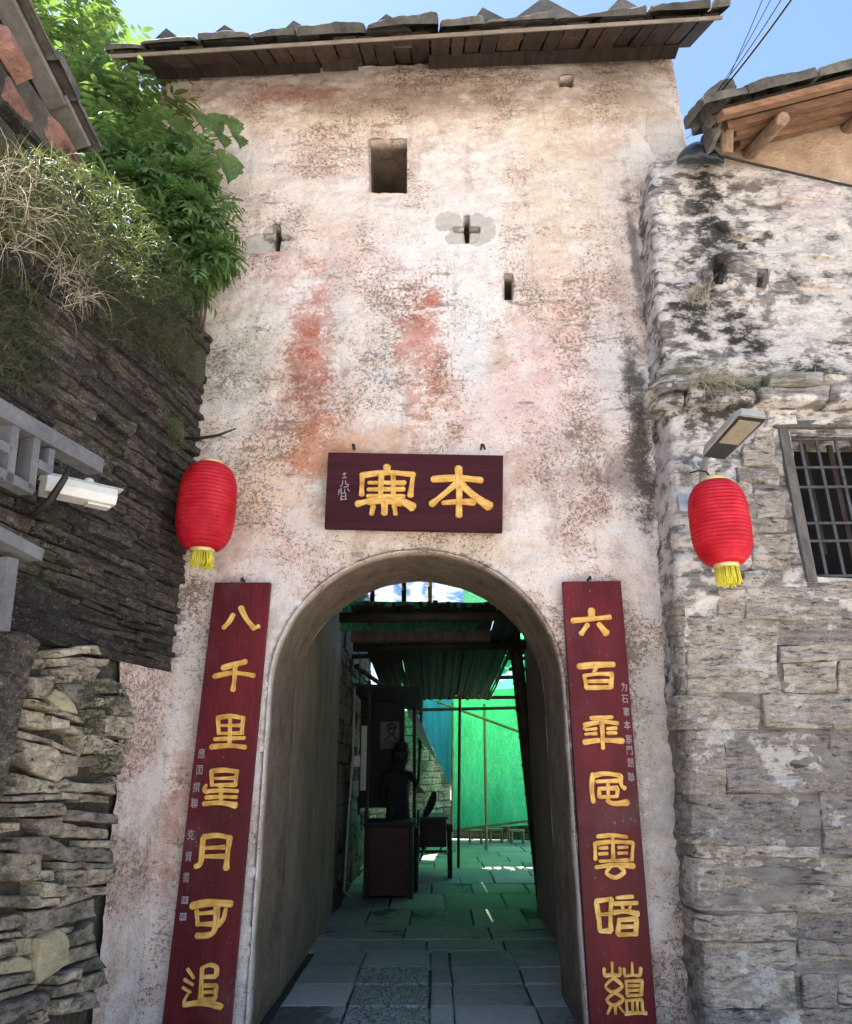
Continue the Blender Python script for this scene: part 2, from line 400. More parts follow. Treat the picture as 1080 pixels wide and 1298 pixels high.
def right_plaster_material():
    t = NT('weathered_lime_plaster')
    n1 = t.noise(1.6, 5, .6); n2 = t.noise(6, 7, .68, (1, 1, 1.7)); n3 = t.noise(30, 7, .7, (1, 1, 1.5)); bed = t.noise(24, 7, .74, (.13, .13, 1.0), None, .8)
    n4 = t.noise(80, 3, .6)
    f = t.math('MULTIPLY_ADD', bed, .45, t.math('MULTIPLY', n2, .55))
    stone = t.ramp(f, [(.36, (.06, .05, .045)), (.45, (.20, .175, .155)), (.56, (.36, .325, .295)), (.7, (.52, .475, .44))])
    lime = t.ramp(t.math('MULTIPLY_ADD', n3, .5, t.math('MULTIPLY', n2, .5)), [(.36, (.22, .19, .165)), (.46, (.47, .42, .38)), (.62, (.68, .62, .57))])
    def b(u, v, ru, rv, amt=1.2, inner=.3, outer=1.0, y=-.36):
        p = PY(u, v, y); q = PY(u + ru, v, y); s_ = PY(u, v - rv, y)
        return t.blob((p.x, 0, p.z), (abs(q.x - p.x), 0, abs(s_.z - p.z)), n2, amt, inner, outer)
    pl = t.map(n2, .42, .54, 0, .75)
    for (u, v, ru, rv, k) in [(1030, 300, 90, 130, .6), (850, 330, 40, 120, .35), (1010, 420, 90, 50, .5), (880, 640, 50, 90, .55), (885, 880, 45, 60, .7), (850, 560, 40, 40, .4)]:
        pl = t.math('MULTIPLY_ADD', b(u, v, ru, rv, 1.0, .2), k, pl)
    for (u, v, ru, rv, k) in [(960, 500, 150, 22, -.9), (930, 340, 50, 20, -.5), (880, 1000, 60, 200, -.3), (1000, 1010, 200, 330, -.9), (970, 640, 40, 100, -.5)]:
        pl = t.math('MULTIPLY_ADD', b(u, v, ru, rv, 1.0, .2), k, pl)
    pl = t.map(pl, .25, .75)
    col = t.mix(pl, stone, lime)
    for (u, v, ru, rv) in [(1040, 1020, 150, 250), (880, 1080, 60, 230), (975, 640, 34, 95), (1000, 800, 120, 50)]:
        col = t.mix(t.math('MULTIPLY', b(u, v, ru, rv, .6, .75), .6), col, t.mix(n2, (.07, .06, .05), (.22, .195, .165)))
    tint = b(1030, 250, 70, 60, 1, .1); col = t.mix(t.math('MULTIPLY', tint, .35), col, (.60, .46, .47))
    # black mould running down
    mk = t.map(t.math('MULTIPLY_ADD', n3, .4, t.math('MULTIPLY', n2, .6)), .57, .44)
    for (u, v, ru, rv, k) in [(893, 245, 32, 60, 1), (905, 310, 26, 60, .9), (880, 395, 46, 50, 1), (945, 420, 40, 45, 1), (850, 460, 60, 14, .8), (900, 525, 70, 26, .9), (925, 310, 34, 10, 1), (960, 300, 30, 9, .8),
                              (1040, 470, 50, 16, 1), (830, 300, 12, 60, .35), (880, 600, 26, 40, .55), (905, 700, 18, 34, .6), (1000, 350, 24, 10, .7), (1060, 300, 18, 8, .8), (1030, 380, 40, 9, .6), (940, 560, 30, 40, .6), (900, 330, 60, 130, .35), (1060, 350, 30, 7, .7), (990, 260, 26, 6, .8), (970, 225, 40, 8, .5)]:
        m = t.math('MULTIPLY', b(u, v, ru, rv, 1.5, .35), k)
        col = t.mix(t.math('MULTIPLY', m, t.math('MULTIPLY_ADD', mk, .6, .4)), col, (.035, .032, .028))
    col = t.mix(t.math('MULTIPLY', b(930, 490, 110, 24, 1.3, .2), .55), col, (.13, .13, .055))
    col = t.mix(t.math('MULTIPLY', b(870, 470, 60, 20, 1.3, .2), .4), col, (.2, .2, .10))
    crev = t.map(bed, .43, .36)
    col = t.mix(t.math('MULTIPLY', crev, t.math('SUBTRACT', .9, t.math('MULTIPLY', pl, .5))), col, (.05, .043, .038))
    sp = t.map(n3, .40, .34)
    col = t.mix(t.math('MULTIPLY', sp, .6), col, (.13, .11, .10))
    h = t.math('MULTIPLY_ADD', bed, .6, t.math('MULTIPLY', n3, .45))
    return t.done(col, .92, t.bump(h, 1.0, .018, t.bump(n2, .5, .03)), .15)
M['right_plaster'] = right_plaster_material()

# ------------------------------------------------------------------ generic wall sheet with openings
def inside(p, poly):
    x, y = p; c = False; n = len(poly); j = n - 1
    for i in range(n):
        xi, yi = poly[i]; xj, yj = poly[j]
        if (yi > y) != (yj > y) and x < (xj - xi) * (y - yi) / (yj - yi) + xi: c = not c
        j = i
    return c
def inside_np(px, py, poly):
    c = np.zeros(px.shape, bool); n = len(poly); j = n - 1
    for i in range(n):
        xi, yi = poly[i]; xj, yj = poly[j]
        if yi != yj:
            c ^= ((yi > py) != (yj > py)) & (px < (xj - xi) * (py - yi) / (yj - yi) + xi)
        j = i
    return c
def resample(poly, step, closed=True):
    out = []
    n = len(poly)
    for i in range(n if closed else n - 1):
        a = Vector(poly[i]).to_2d(); b = Vector(poly[(i + 1) % n]).to_2d()
        k = max(1, int(round((b - a).length / step)))
        for j in range(k): out.append(tuple(a.lerp(b, j / k)))
    if not closed: out.append(tuple(poly[-1]))
    return out
def sheet(outline, holes, step, frame, disp, seed=0):
    """holes: (polygon, [(grow, depth), ...]) -> verts, faces; frame(a, b, off) -> world point"""
    rnd = random.Random(seed)
    rings = [resample(outline, step)] + [resample(h[0], step * .8) for h in holes]
    pts = []; edges = []
    for r in rings:
        n0 = len(pts); pts += r
        edges += [(n0 + i, n0 + (i + 1) % len(r)) for i in range(len(r))]
    xs = [p[0] for p in outline]; ys = [p[1] for p in outline]
    gx, gy = np.meshgrid(np.arange(min(xs), max(xs), step), np.arange(min(ys), max(ys), step))
    rs = np.random.RandomState(seed)
    gx = gx.ravel() + rs.uniform(-.3, .3, gx.size) * step; gy = gy.ravel() + rs.uniform(-.3, .3, gy.size) * step
    ok = inside_np(gx, gy, outline)
    for h in holes: ok &= ~inside_np(gx, gy, h[0])
    gx, gy = gx[ok], gy[ok]
    bp = np.array(pts)
    keep = np.ones(gx.size, bool)
    for i in range(0, len(bp), 200):
        d = (gx[:, None] - bp[None, i:i + 200, 0]) ** 2 + (gy[:, None] - bp[None, i:i + 200, 1]) ** 2
        keep &= d.min(1) > (step * .55) ** 2
    pts += list(zip(gx[keep].tolist(), gy[keep].tolist()))
    v2, e2, f2, *_ = delaunay_2d_cdt([Vector(p) for p in pts], edges, [], 0, 1e-6)
    c = np.array([[sum(v2[i].x for i in f) / 3, sum(v2[i].y for i in f) / 3] for f in f2])
    ok = inside_np(c[:, 0], c[:, 1], outline)
    for h in holes: ok &= ~inside_np(c[:, 0], c[:, 1], h[0])
    faces = [list(f) for f, k in zip(f2, ok) if k]
    verts = [frame(p.x, p.y, disp(p.x, p.y)) for p in v2]
    idx = {(round(p.x, 5), round(p.y, 5)): i for i, p in enumerate(v2)}
    for ring, (poly, prof) in zip(rings[1:], holes):
        cx = sum(p[0] for p in ring) / len(ring); cy = sum(p[1] for p in ring) / len(ring)
        prev = [idx[(round(p[0], 5), round(p[1], 5))] for p in ring]
        n = len(ring)
        nr = []
        for i in range(n):
            a = Vector(ring[i - 1]); b = Vector(ring[(i + 1) % n]); d = (b - a)
            nr.append(Vector((d.y, -d.x)).normalized())
        area = sum(ring[i][0] * ring[(i + 1) % n][1] - ring[(i + 1) % n][0] * ring[i][1] for i in range(n))
        sg = -1 if area > 0 else 1
        for (grow, depth) in prof:
            cur = []
            for i in range(n):
                p = Vector(ring[i]) + nr[i] * (sg * grow)
                cur.append(len(verts))
                w = frame(p.x, p.y, -depth)
                k = .012 * min(1, depth * 8)
                verts.append(w + Vector((fn(w, 3.1, 3) * k, 0, fn(w, 2.7, 3, 5) * k)))
            for i in range(n):
                j = (i + 1) % n
                if ring[i][1] < .02 and ring[j][1] < .02: continue
                q = [prev[i], prev[j], cur[j], cur[i]]
                faces.append(q if area < 0 else q[::-1])
            prev = cur
    return verts, faces

def rock(name, pts, frame, depth, parent, mat, seed, rough=.12, n=None, back=.03, dome=.04, lab=None, lay=1.0, fine=.028, soft=0):
    """one stone: irregular outline pts in wall coordinates, standing `depth` proud; split faces follow the bedding"""
    rnd = random.Random(seed)
    per = sum((Vector(pts[i]) - Vector(pts[i - 1])).length for i in range(len(pts)))
    n = max(14, min(64, int(per / fine)))
    ring = resample(pts, per / n)
    for _ in range(soft):
        ring = [tuple(.25 * Vector(ring[i - 1]) + .5 * Vector(ring[i]) + .25 * Vector(ring[(i + 1) % len(ring)])) for i in range(len(ring))]
    n = len(ring)
    c = sum((Vector(p) for p in ring), Vector((0, 0))) / n
    size = per / 4
    o1 = rnd.uniform(0, 50)
    verts = []; faces = []
    tx, tz = rnd.uniform(-.10, .10), rnd.uniform(-.10, .10)
    k_ = min(1.0, .022 / size)
    prof = [(1.0, -back), (1.0, depth * .55), (1.0 - k_ * .35, depth * .90), (1.0 - k_ * 1.1, depth)]
    inner_ = 1.0 - k_ * 1.1
    m_ = max(2, min(8, int(size * .5 / fine)))
    for q_ in range(1, m_): prof.append((inner_ * (1 - q_ / m_), depth * (1 + dome * q_ / m_)))
    rs_ = rough * min(size, .3)
    for k, (s_, d) in enumerate(prof):
        for i, p in enumerate(ring):
            q = c + (Vector(p) - c) * s_
            dd = d
            if k < 4:
                q = q + Vector((noise.noise((q.x * 16, q.y * 16, o1)), noise.noise((q.x * 16 + 9, q.y * 16, o1)))) * (rs_ * .22)
            if k >= 1:
                e = noise.noise((q.x * 5, q.y * 5, o1)) + .5 * noise.noise((q.x * 14, q.y * 20, o1 + 3))
                b_ = noise.noise((q.x * 1.7 + o1, q.y * 26, o1)) * 1.6
                b_ = math.floor(b_ * 3 + .5) / 3
                g = min(1, .35 + .3 * k)
                dd = d + g * (e * rs_ * .55 + lay * b_ * .010 + tx * (q.x - c.x) + tz * (q.y - c.y))
            verts.append(frame(q.x, q.y, dd))
    for k in range(len(prof) - 1):
        for i in range(n):
            j = (i + 1) % n
            faces.append([k * n + i, k * n + j, (k + 1) * n + j, (k + 1) * n + i])
    k = len(prof) - 1
    verts.append(frame(c.x, c.y, depth * (1 + dome)))
    L = len(verts) - 1
    for i in range(n): faces.append([k * n + i, k * n + (i + 1) % n, L])
    area = sum(ring[i][0] * ring[(i + 1) % n][1] - ring[(i + 1) % n][0] * ring[i][1] for i in range(n))
    if area < 0: faces = [f[::-1] for f in faces]
    o = obj(name, verts, faces, mat, parent, False)
    if lab: o['label'] = lab
    return o

# ------------------------------------------------------------------ ground
t = NT('pale_courtyard_paving')
n1 = t.noise(.5, 6, .6); n2 = t.noise(6, 6, .6)
M['ground'] = t.done(t.ramp(t.math('MULTIPLY_ADD', n1, .6, t.math('MULTIPLY', n2, .4)), [(.3, (.46, .41, .35)), (.7, (.60, .55, .48))]), .85, t.bump(n2, .5, .02), .2)
v = []; f = []
NG = 48
for r in (0.01, 3, 8, 20, 60, 200, 800):
    for k in range(NG):
        a = 2 * math.pi * k / NG
        v.append((r * math.cos(a), r * math.sin(a), 0.0 if r < 70 else -.2))
for i in range(6):
    for k in range(NG):
        k2 = (k + 1) % NG
        f.append([i * NG + k, (i + 1) * NG + k, (i + 1) * NG + k2, i * NG + k2])
tag(obj('ground', v, f, M['ground'], None, False, (0, 0, 0)), kind='structure')

# ------------------------------------------------------------------ gate tower
TL, TR = PY(203, 108, 0).x, PY(858, 100, 0).x
ZL, ZR = PY(203, 100, 0).z + .05, PY(858, 72, 0).z + .05
tower = thing('gate_tower', ((TL + TR) / 2, .5, 0), 'tall pink-white plastered gate tower with arched passage and slate eave', 'gate tower')
jl, jr = PY(341, 890, 0).x, PY(716, 890, 0).x
acx, ar = (jl + jr) / 2, (jr - jl) / 2
apex = PY(528, 699, 0).z
spring = PY(341, 868, 0).z
BV = .014
arch = [(jl - BV, -.02)] + [(acx - (ar + BV) * math.cos(math.pi * k / 28), spring + (apex - spring + BV) * math.sin(math.pi * k / 28)) for k in range(29)] + [(jr + BV, -.02)]
aprof = [(.006, .004), (.011, .010), (BV, .022), (BV, .10), (BV, .3), (BV, .6), (BV, .9)]
def rect_px(u0, v0, u1, v1, y=0):
    return [(PY(u0, v1, y).x, PY(u0, v1, y).z), (PY(u1, v1, y).x, PY(u1, v1, y).z), (PY(u1, v0, y).x, PY(u1, v0, y).z), (PY(u0, v0, y).x, PY(u0, v0, y).z)]
def poly_px(l, y=0):
    return [(PY(u, v, y).x, PY(u, v, y).z) for u, v in l]
def cross(u, v, a, b, w, h):
    return poly_px([(u - w, v - h), (u - w * .8, v - b), (u + w * .8, v - b), (u + w, v - h), (u + a, v - h * .8), (u + a, v + h * .8), (u + w, v + h), (u + w * .7, v + b), (u - w * .7, v + b), (u - w, v + h), (u - a, v + h * .8), (u - a, v - h * .8)])
RV = [(0.004, .01), (.004, .08), (.004, .75)]
holes = [(arch, aprof), (rect_px(469, 176, 516, 245), RV), (cross(352, 301, 16, 17, 4.5, 4.5), RV), (cross(592, 292, 17, 17, 4, 4.2), RV),
         (rect_px(639, 347, 651, 380), RV), (rect_px(709, 95, 727, 111), RV)]
outl = [(TL, 0), (jl - BV, 0), (jr + BV, 0), (TR, 0), (TR, ZR), (TL, ZL)]
# let the arch start below the outline so that the opening is cut through the base
def tdisp(x, z):
    e = .012 * fn((x, z, 0), 1.3, 4) + .012 * fn((x, z * 1.4, 3), 5, 4) + .010 * fn((x, z * 1.6, 7), 17, 3) + .009 * fn((x * .5, z * 2.6, 11), 7, 3)
    edge = min(1, (min(x - TL, TR - x) + .02) / .08)
    return e - (1 - max(0, edge)) * .03
def tframe(x, z, off): return Vector((x, -off, z))
arch2 = [(p[0], max(p[1], 0.012)) for p in arch]
holes[0] = (arch2, aprof)
sv_, sf_ = sheet(outl, holes, .026, tframe, tdisp, 3)
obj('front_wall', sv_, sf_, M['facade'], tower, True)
# black panels behind the loopholes, the unlit rooms' darkness put into their colour
mb = MB()
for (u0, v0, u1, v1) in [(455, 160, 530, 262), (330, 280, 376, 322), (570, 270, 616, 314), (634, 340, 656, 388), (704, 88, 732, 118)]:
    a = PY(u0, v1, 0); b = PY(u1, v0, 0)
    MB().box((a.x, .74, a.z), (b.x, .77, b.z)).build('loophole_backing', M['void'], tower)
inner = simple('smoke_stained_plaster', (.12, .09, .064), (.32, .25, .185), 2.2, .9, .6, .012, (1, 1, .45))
M['inner'] = inner
TD = 3.7       # tower depth
IL, IR = jl - .003, jr + .22
ZT = min(ZL, ZR) - .02
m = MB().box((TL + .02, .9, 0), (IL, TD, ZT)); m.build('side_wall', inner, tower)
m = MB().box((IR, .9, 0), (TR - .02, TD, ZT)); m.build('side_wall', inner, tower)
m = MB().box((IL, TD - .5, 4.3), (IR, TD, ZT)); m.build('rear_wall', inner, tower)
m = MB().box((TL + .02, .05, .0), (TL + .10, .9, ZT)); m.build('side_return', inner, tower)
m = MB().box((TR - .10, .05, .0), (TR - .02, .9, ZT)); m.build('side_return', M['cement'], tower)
# back of the thick front wall round the arch
zt = 4.25
mm = MB()
ring = [(jl, 0.0)] + [(acx - ar * math.cos(math.pi * k / 28), spring + (apex - spring) * math.sin(math.pi * k / 28)) for k in range(29)] + [(jr, 0.0)]
top = [(IL - .01, 0)] + [(IL - .01 + (IR - IL + .02) * k / 28, zt) for k in range(29)] + [(IR + .01, 0)]
vv = [(x, .9, z) for x, z in ring] + [(x, .9, z) for x, z in top]
n = len(ring)
mm.add(vv, [[i, i + 1, n + i + 1, n + i] for i in range(n - 1)])
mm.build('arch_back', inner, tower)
for k in range(14):
    y0 = .9 + (TD - .9) / 14 * k
    MB().bevbox((IL, y0 + .006, 4.22), (IR, y0 + (TD - .9) / 14 - .006, 4.26), .004).build('ceiling_plank', M['wood_dark'], tower)

# roof
EL, ER = PY(140, 62, -.64), PY(915, 12, -.86)
EM = (EL + ER) / 2
def eave(s, b):     # s 0..1 along the eave, b metres up the slope from the eave
    e = EL.lerp(ER, s)
    up = Vector((EL.lerp(ER, s).x, .05, ZL + .10 + (ZR - ZL) * s)) - e
    return e + up.normalized() * b
upn = (eave(.5, 1) - eave(.5, 0))
nrm_ = (ER - EL).normalized().cross(upn).normalized()
if nrm_.z < 0: nrm_ = -nrm_
# the roof itself is the rear slope; boards, slates and beams are its pieces
rl, rr = eave(0, 2.6), eave(1, 2.6)
bl, br = rl + Vector((0, 3.2, -1.6)), rr + Vector((0, 3.2, -1.6))
roof = MB().hexa([rl, rr, br, bl] + [p + Vector((0, 0, .06)) for p in (rl, rr, br, bl)]).build('roof', M['slate_roof'], tower)
rnd = random.Random(5)
NP = 30; s0 = 0.0
ws = [rnd.uniform(.7, 1.3) for _ in range(NP)]; tot = sum(ws)
for k in range(NP):
    s1 = s0 + ws[k] / tot
    g = .0016
    skew = (.5 - (s0 + s1) / 2) * .03
    zo = rnd.uniform(-.012, .012)
    a, b = s0 + g, s1 - g
    b1 = .95 + rnd.uniform(-.03, .03); b0 = .03 + rnd.uniform(0, .03)
    q = [eave(a + skew * 0, b0), eave(b, b0), eave(b - skew, b1), eave(a - skew, b1)]
    MB().hexa([p + nrm_ * (zo - .045) for p in q] + [p + nrm_ * (zo - .02) for p in q]).build('soffit_board', M['wood_dark_y'], roof)
    s0 = s1
MB().bar(eave(-.002, .005) + nrm_ * -.055, eave(1.002, .005) + nrm_ * -.055, .03, .026, nrm_).build('eave_batten', M['batten'], roof)
# wall plate beam under the soffit
for (s_a, s_b, hh) in [(.03, .33, .10), (.335, .40, .07), (.53, .985, .12)]:
    a = Vector((EL.lerp(ER, s_a).x, -.16, ZL + (ZR - ZL) * s_a - .13)); b = Vector((EL.lerp(ER, s_b).x, -.16, ZL + (ZR - ZL) * s_b - .13))
    MB().bar(a, b, .14, hh).build('wall_plate', M['wood_dark'], roof)
# slates: front slope, 8 courses
for row in range(8):
    s0 = -.012
    while s0 < 1.0:
        w = rnd.uniform(.05, .15); s1 = min(1.012, s0 + w)
        bb = -.05 + row * .33 + rnd.uniform(-.03, .03)
        off = -.010 + rnd.uniform(0, .03) + (row > 0) * .03
        th = rnd.uniform(.018, .060)
        if row < 2:
            LE = (ER - EL).length
            rock('roof_slate', [(s0 * LE, bb + rnd.uniform(-.03, .03)), ((s0 + s1) / 2 * LE, bb + rnd.uniform(-.05, .02)), (s1 * LE - .012, bb + rnd.uniform(-.03, .03)), (s1 * LE - .012, bb + .45), (s0 * LE, bb + .45)],
                 lambda a, b, o, off=off: eave(a / LE, b) + nrm_ * (off + o), th, roof, M['slate_roof'], 4000 + row * 60 + int(s0 * 50), .10, 20, .004, .03, None, .7, .04, 1)
            s0 = s1; continue
        q = [eave(s0 + .002, bb + rnd.uniform(-.02, .02)), eave((s0 + s1) / 2, bb + rnd.uniform(-.03, .01)), eave(s1 - .002, bb + rnd.uniform(-.02, .02)), eave(s1 - .002, bb + .45), eave(s0 + .002, bb + .45)]
        lo = [p + nrm_ * off for p in q]; hi = [p + nrm_ * (off + th) for p in q]
        MB().add(lo + hi, [[4, 3, 2, 1, 0], [5, 6, 7, 8, 9]] + [[i, (i + 1) % 5, 5 + (i + 1) % 5, 5 + i] for i in range(5)]).build('roof_slate', M['slate_roof'], roof)
        s0 = s1
# slates standing up as pointed pieces on the eave
for (u, hw, hp) in [(210, 18, 15), (287, 22, 14), (380, 20, 14), (497, 21, 15), (628, 20, 15), (697, 34, 26), (797, 22, 18)]:
    s_ = (u - 140) / 775
    base = eave(s_, .06) + nrm_ * .03
    k = .0041 * 1.15
    a = base + Vector((-hw * k * 1.7, 0, -.02)); b = base + Vector((hw * k * 2.1, 0, -.01)); c = base + Vector((-hw * k * rnd.uniform(-.3, .6), .02, hp * k * 1.5 + .10))
    dpt = Vector((0, .28, .16))
    MB().add([a, b, c, a + dpt, b + dpt, c + dpt], [[0, 1, 2], [5, 4, 3], [0, 3, 4, 1], [1, 4, 5, 2], [2, 5, 3, 0]]).build('pointed_slate', M['slate_roof'], roof)
# rear slope and gable infill
for x in (TL + .06, TR - .06):
    zz = ZL if x < 0 else ZR
    MB().add([(x, .05, zz - .2), (x, TD, zz - .2), (x, 1.9, zz + 1.0), (x + .05, .05, zz - .2), (x + .05, TD, zz - .2), (x + .05, 1.9, zz + 1.0)], [[0, 1, 2], [5, 4, 3], [0, 3, 4, 1], [1, 4, 5, 2], [2, 5, 3, 0]]).build('gable', M['cement'], roof)

# ------------------------------------------------------------------ neighbouring house on the right
RY = -.36
xb, xt = PY(868, 1298, 0).x, PY(803, 215, 0).x
zt_r = PY(860, 190, RY).z
def xl(z): return xb + (xt - xb) * max(0, z) / 6.0 + .03 * math.sin(z * 2.1) * .4
CR = .04
def rframe(a, z, off):
    """a < 0: the return towards the tower, a > 0: along the front"""
    x0 = xl(z)
    if a <= -CR: return Vector((x0 - off, RY - a, z))
    if a >= CR: return Vector((x0 + a, RY - off, z))
    th = (a + CR) / (2 * CR) * math.pi / 2
    c = Vector((x0 + CR, RY + CR, z))
    return c + Vector((-math.cos(th), -math.sin(th), 0)) * (CR + off)
def rA(u, v, y=RY):
    p = PY(u, v, y); return (p.x - xl(p.z), p.z)
def rdisp(a, z):
    p = (a, z, 0)
    return .018 * fn((a, z * 1.6, 2), 1.6, 4) + .022 * fn((a * .5, z * 3.2, 5), 3.5, 4) + .012 * fn((a * .7, z * 3, 1), 11, 3)
house = thing('stone_house', (3.2, .6, 0), 'grey slate-block house with flaking white plaster to the right of the gate', 'house')
wz = [rA(1024, 731), rA(1255, 742), rA(1215, 556), rA(1001, 549)]
wa0, wa1 = wz[0][0], wz[1][0]
RH = [(0.0, .02), (0.0, .16), (0, .3)]
rholes = [(wz, RH), ([rA(905, 362), rA(916, 362), rA(918, 332), rA(905, 330)], RH), ([rA(958, 365), rA(971, 366), rA(973, 342), rA(960, 341)], RH), ([rA(1010, 488), rA(1040, 486), rA(1045, 474), rA(1012, 476)], RH)]
ztop = [rA(806, 205)[1], rA(880, 196)[1], rA(925, 205)[1], rA(1080, 232)[1]]
routl = [(-.40, 0), (3.6, 0), (3.6, ztop[3] - .15), (rA(1080, 226)[0], ztop[3]), (rA(925, 203)[0], ztop[2]), (rA(880, 196)[0], ztop[1]), (rA(835, 200)[0], ztop[0]), (-.40, ztop[0])]
v_, f_ = sheet(routl, rholes, .036, rframe, rdisp, 8)
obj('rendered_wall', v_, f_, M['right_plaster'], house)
mb = MB()
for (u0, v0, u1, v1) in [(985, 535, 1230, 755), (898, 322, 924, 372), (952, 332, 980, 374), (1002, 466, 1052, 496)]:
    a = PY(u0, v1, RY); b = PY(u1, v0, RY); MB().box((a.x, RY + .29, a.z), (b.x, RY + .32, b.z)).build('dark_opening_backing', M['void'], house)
MB().box((2.45, .3, 0), (5.6, 4, 5.8)).build('house_core', M['mortar'], house)

# upper mud wall under the eave
UY = -.30
mo = poly_px([(905, 212), (1300, 275), (1300, 120), (1080, 150), (1010, 165), (930, 178), (905, 185)], UY)
def mframe(x, z, off): return Vector((x, UY - off, z))
v_, f_ = sheet(mo, [], .05, mframe, lambda x, z: .02 * fn((x, z, 4), 2.2, 4), 4)
obj('mud_wall', v_, f_, M['mud'], house)

# single blocks of the wall, as seen (pixel corners on the wall face)
def jig(rect, rnd, j=3):
    u0, v0, u1, v1 = rect
    return [(u0 + rnd.uniform(-j, j) * .6, v1 + rnd.uniform(-j, j) * .5), ((u0 + u1) / 2, v1 + rnd.uniform(-j, j) * .5), (u1 + rnd.uniform(-j, j) * .6, v1 + rnd.uniform(-j, j) * .5), (u1 + rnd.uniform(-j, j) * .6, (v0 + v1) / 2),
            (u1 + rnd.uniform(-j, j) * .6, v0 + rnd.uniform(-j, j) * .5), ((u0 + u1) / 2, v0 + rnd.uniform(-j, j) * .5), (u0 + rnd.uniform(-j, j) * .6, v0 + rnd.uniform(-j, j) * .5)]
BL = [(945, 747, 1064, 785), (984, 787, 1110, 818), (989, 820, 1110, 839), (992, 841, 1058, 877), (1060, 840, 1120, 877), (908, 749, 943, 783), (870, 785, 985, 879), (826, 760, 868, 800), (828, 802, 868, 880),
      (834, 882, 962, 924), (965, 881, 1100, 922), (918, 926, 1050, 1003), (838, 926, 916, 1006), (1052, 924, 1130, 1002), (843, 1007, 1036, 1070), (1039, 1004, 1130, 1084), (846, 1072, 940, 1086), (942, 1073, 1036, 1086),
      (848, 1089, 974, 1155), (977, 1088, 1130, 1122), (977, 1124, 1130, 1154), (850, 1158, 1008, 1191), (1010, 1157, 1140, 1191), (855, 1194, 1006, 1276), (1010, 1193, 1140, 1232), (1014, 1236, 1060, 1275), (1063, 1235, 1140, 1276),
      (860, 1279, 972, 1330), (975, 1278, 1150, 1330),
      (936, 594, 984, 612), (955, 623, 989, 641), (960, 643, 992, 657), (963, 659, 994, 674), (953, 678, 999, 722), (933, 614, 953, 675), (941, 568, 982, 589), (956, 546, 980, 566), (996, 738, 1090, 757), (940, 724, 992, 744)]
for i, r in enumerate(BL):
    rnd = random.Random(100 + i)
    pts = [rA(*q) for q in jig((r[0] - 1, r[1] - .8, r[2] + 1, r[3] + .8), rnd, 5)]
    hgt = abs(r[3] - r[1])
    rock('stone_block', pts, rframe, rnd.uniform(.010, .026), house, M['stone_right'], 300 + i, .10, 26, .06, .10)
# projecting slate course above the window
for i, r in enumerate([(812, 486, 880, 504), (816, 505, 862, 519), (864, 502, 950, 521), (882, 484, 960, 501), (952, 503, 1040, 520), (962, 486, 1030, 502), (1040, 500, 1120, 522), (1034, 484, 1120, 499), (826, 462, 900, 482), (1010, 522, 1140, 541), (970, 524, 1008, 541)]):
    rnd = random.Random(200 + i)
    rock('ledge_slab', [rA(*q) for q in jig(r, rnd, 2)], rframe, rnd.uniform(.09, .17) if r[1] > 480 and r[1] < 521 else .05, house, M['right_plaster'], 500 + i, .10, 24, .06, .05)
# odd stones round the putlog holes
for i, p in enumerate([[(918, 338), (938, 334), (955, 342), (956, 362), (930, 366), (918, 360)], [(905, 322), (960, 322), (975, 330), (945, 337), (906, 330)], [(890, 335), (902, 333), (905, 372), (893, 385)], [(972, 345), (995, 342), (996, 365), (974, 367)], [(912, 368), (975, 372), (974, 382), (915, 380)],
                       [(905, 285), (935, 280), (975, 288), (990, 300), (950, 306), (912, 296)], [(866, 262), (895, 258), (905, 268), (872, 274)], [(1000, 312), (1060, 318), (1058, 330), (1004, 326)], [(985, 240), (1040, 246), (1044, 256), (990, 252)], [(1005, 352), (1070, 358), (1068, 368), (1010, 364)], [(830, 250), (860, 246), (872, 256), (836, 264)]]):
    rock('wall_stone', [rA(*q) for q in p[::-1]], rframe, .03, house, M['right_plaster'], 700 + i, .25, 20, .06, .12, soft=2)

# barred window
fw = rframe
def RW(u, v, off=0): return PY(u, v, RY - off)
zb, zt_ = RW(1000, 735).z, RW(1000, 547).z
xa, xe = RW(1013, 640).x, RW(1232, 640).x
wlow, wtop = PY(1010, 733, RY).z, PY(1010, 549, RY).z
window = MB().bevbox((xa - .055, RY - .03, wlow - .03), (xa + .012, RY + .06, wtop + .03), .006).build('window', M['wood_grey'], house)
window['label'] = 'barred window with grey wooden jamb'
MB().bevbox((xe, RY - .03, wlow - .03), (xe + .06, RY + .06, wtop + .03), .006).build('jamb', M['wood_grey'], window)
MB().bevbox((xa - .08, RY - .035, wtop + .03), (xe + .1, RY + .06, wtop + .085), .006).build('lintel', M['wood_grey'], window)
MB().bevbox((xa - .05, RY - .012, wlow - .075), (xe + .06, RY + .06, wlow - .032), .006).build('sill', M['wood_grey'], window)
M['iron'] = simple('rusty_grey_iron', (.03, .027, .026), (.11, .10, .10), 12, .6, .4, .002, metal=.4, spec=.5)
H = wtop - wlow
for fz in (.02, .25, .37, .62, .76, .965):
    MB().bar((xa, RY + .03, wlow + H * fz), (xe, RY + .03, wlow + H * fz), .014, .016).build('bar', M['iron'], window)
k = 0
x = xa + .11
while x < xe:
    MB().bar((x, RY + .035, wlow - .02), (x, RY + .035, wtop + .02), .020, .012, (0, 1, 0)).build('bar', M['iron'], window)
    x += .115 + .02 * (k % 2); k += 1
x = xa + .2
while x < xe:
    MB().bar((x, RY + .17, wlow + H * (.2 if k % 2 else -.02)), (x, RY + .17, wtop + .02), .035, .02, (0, 1, 0)).build('inner_slat', M['wood_dark'], window)
    x += .19; k += 1

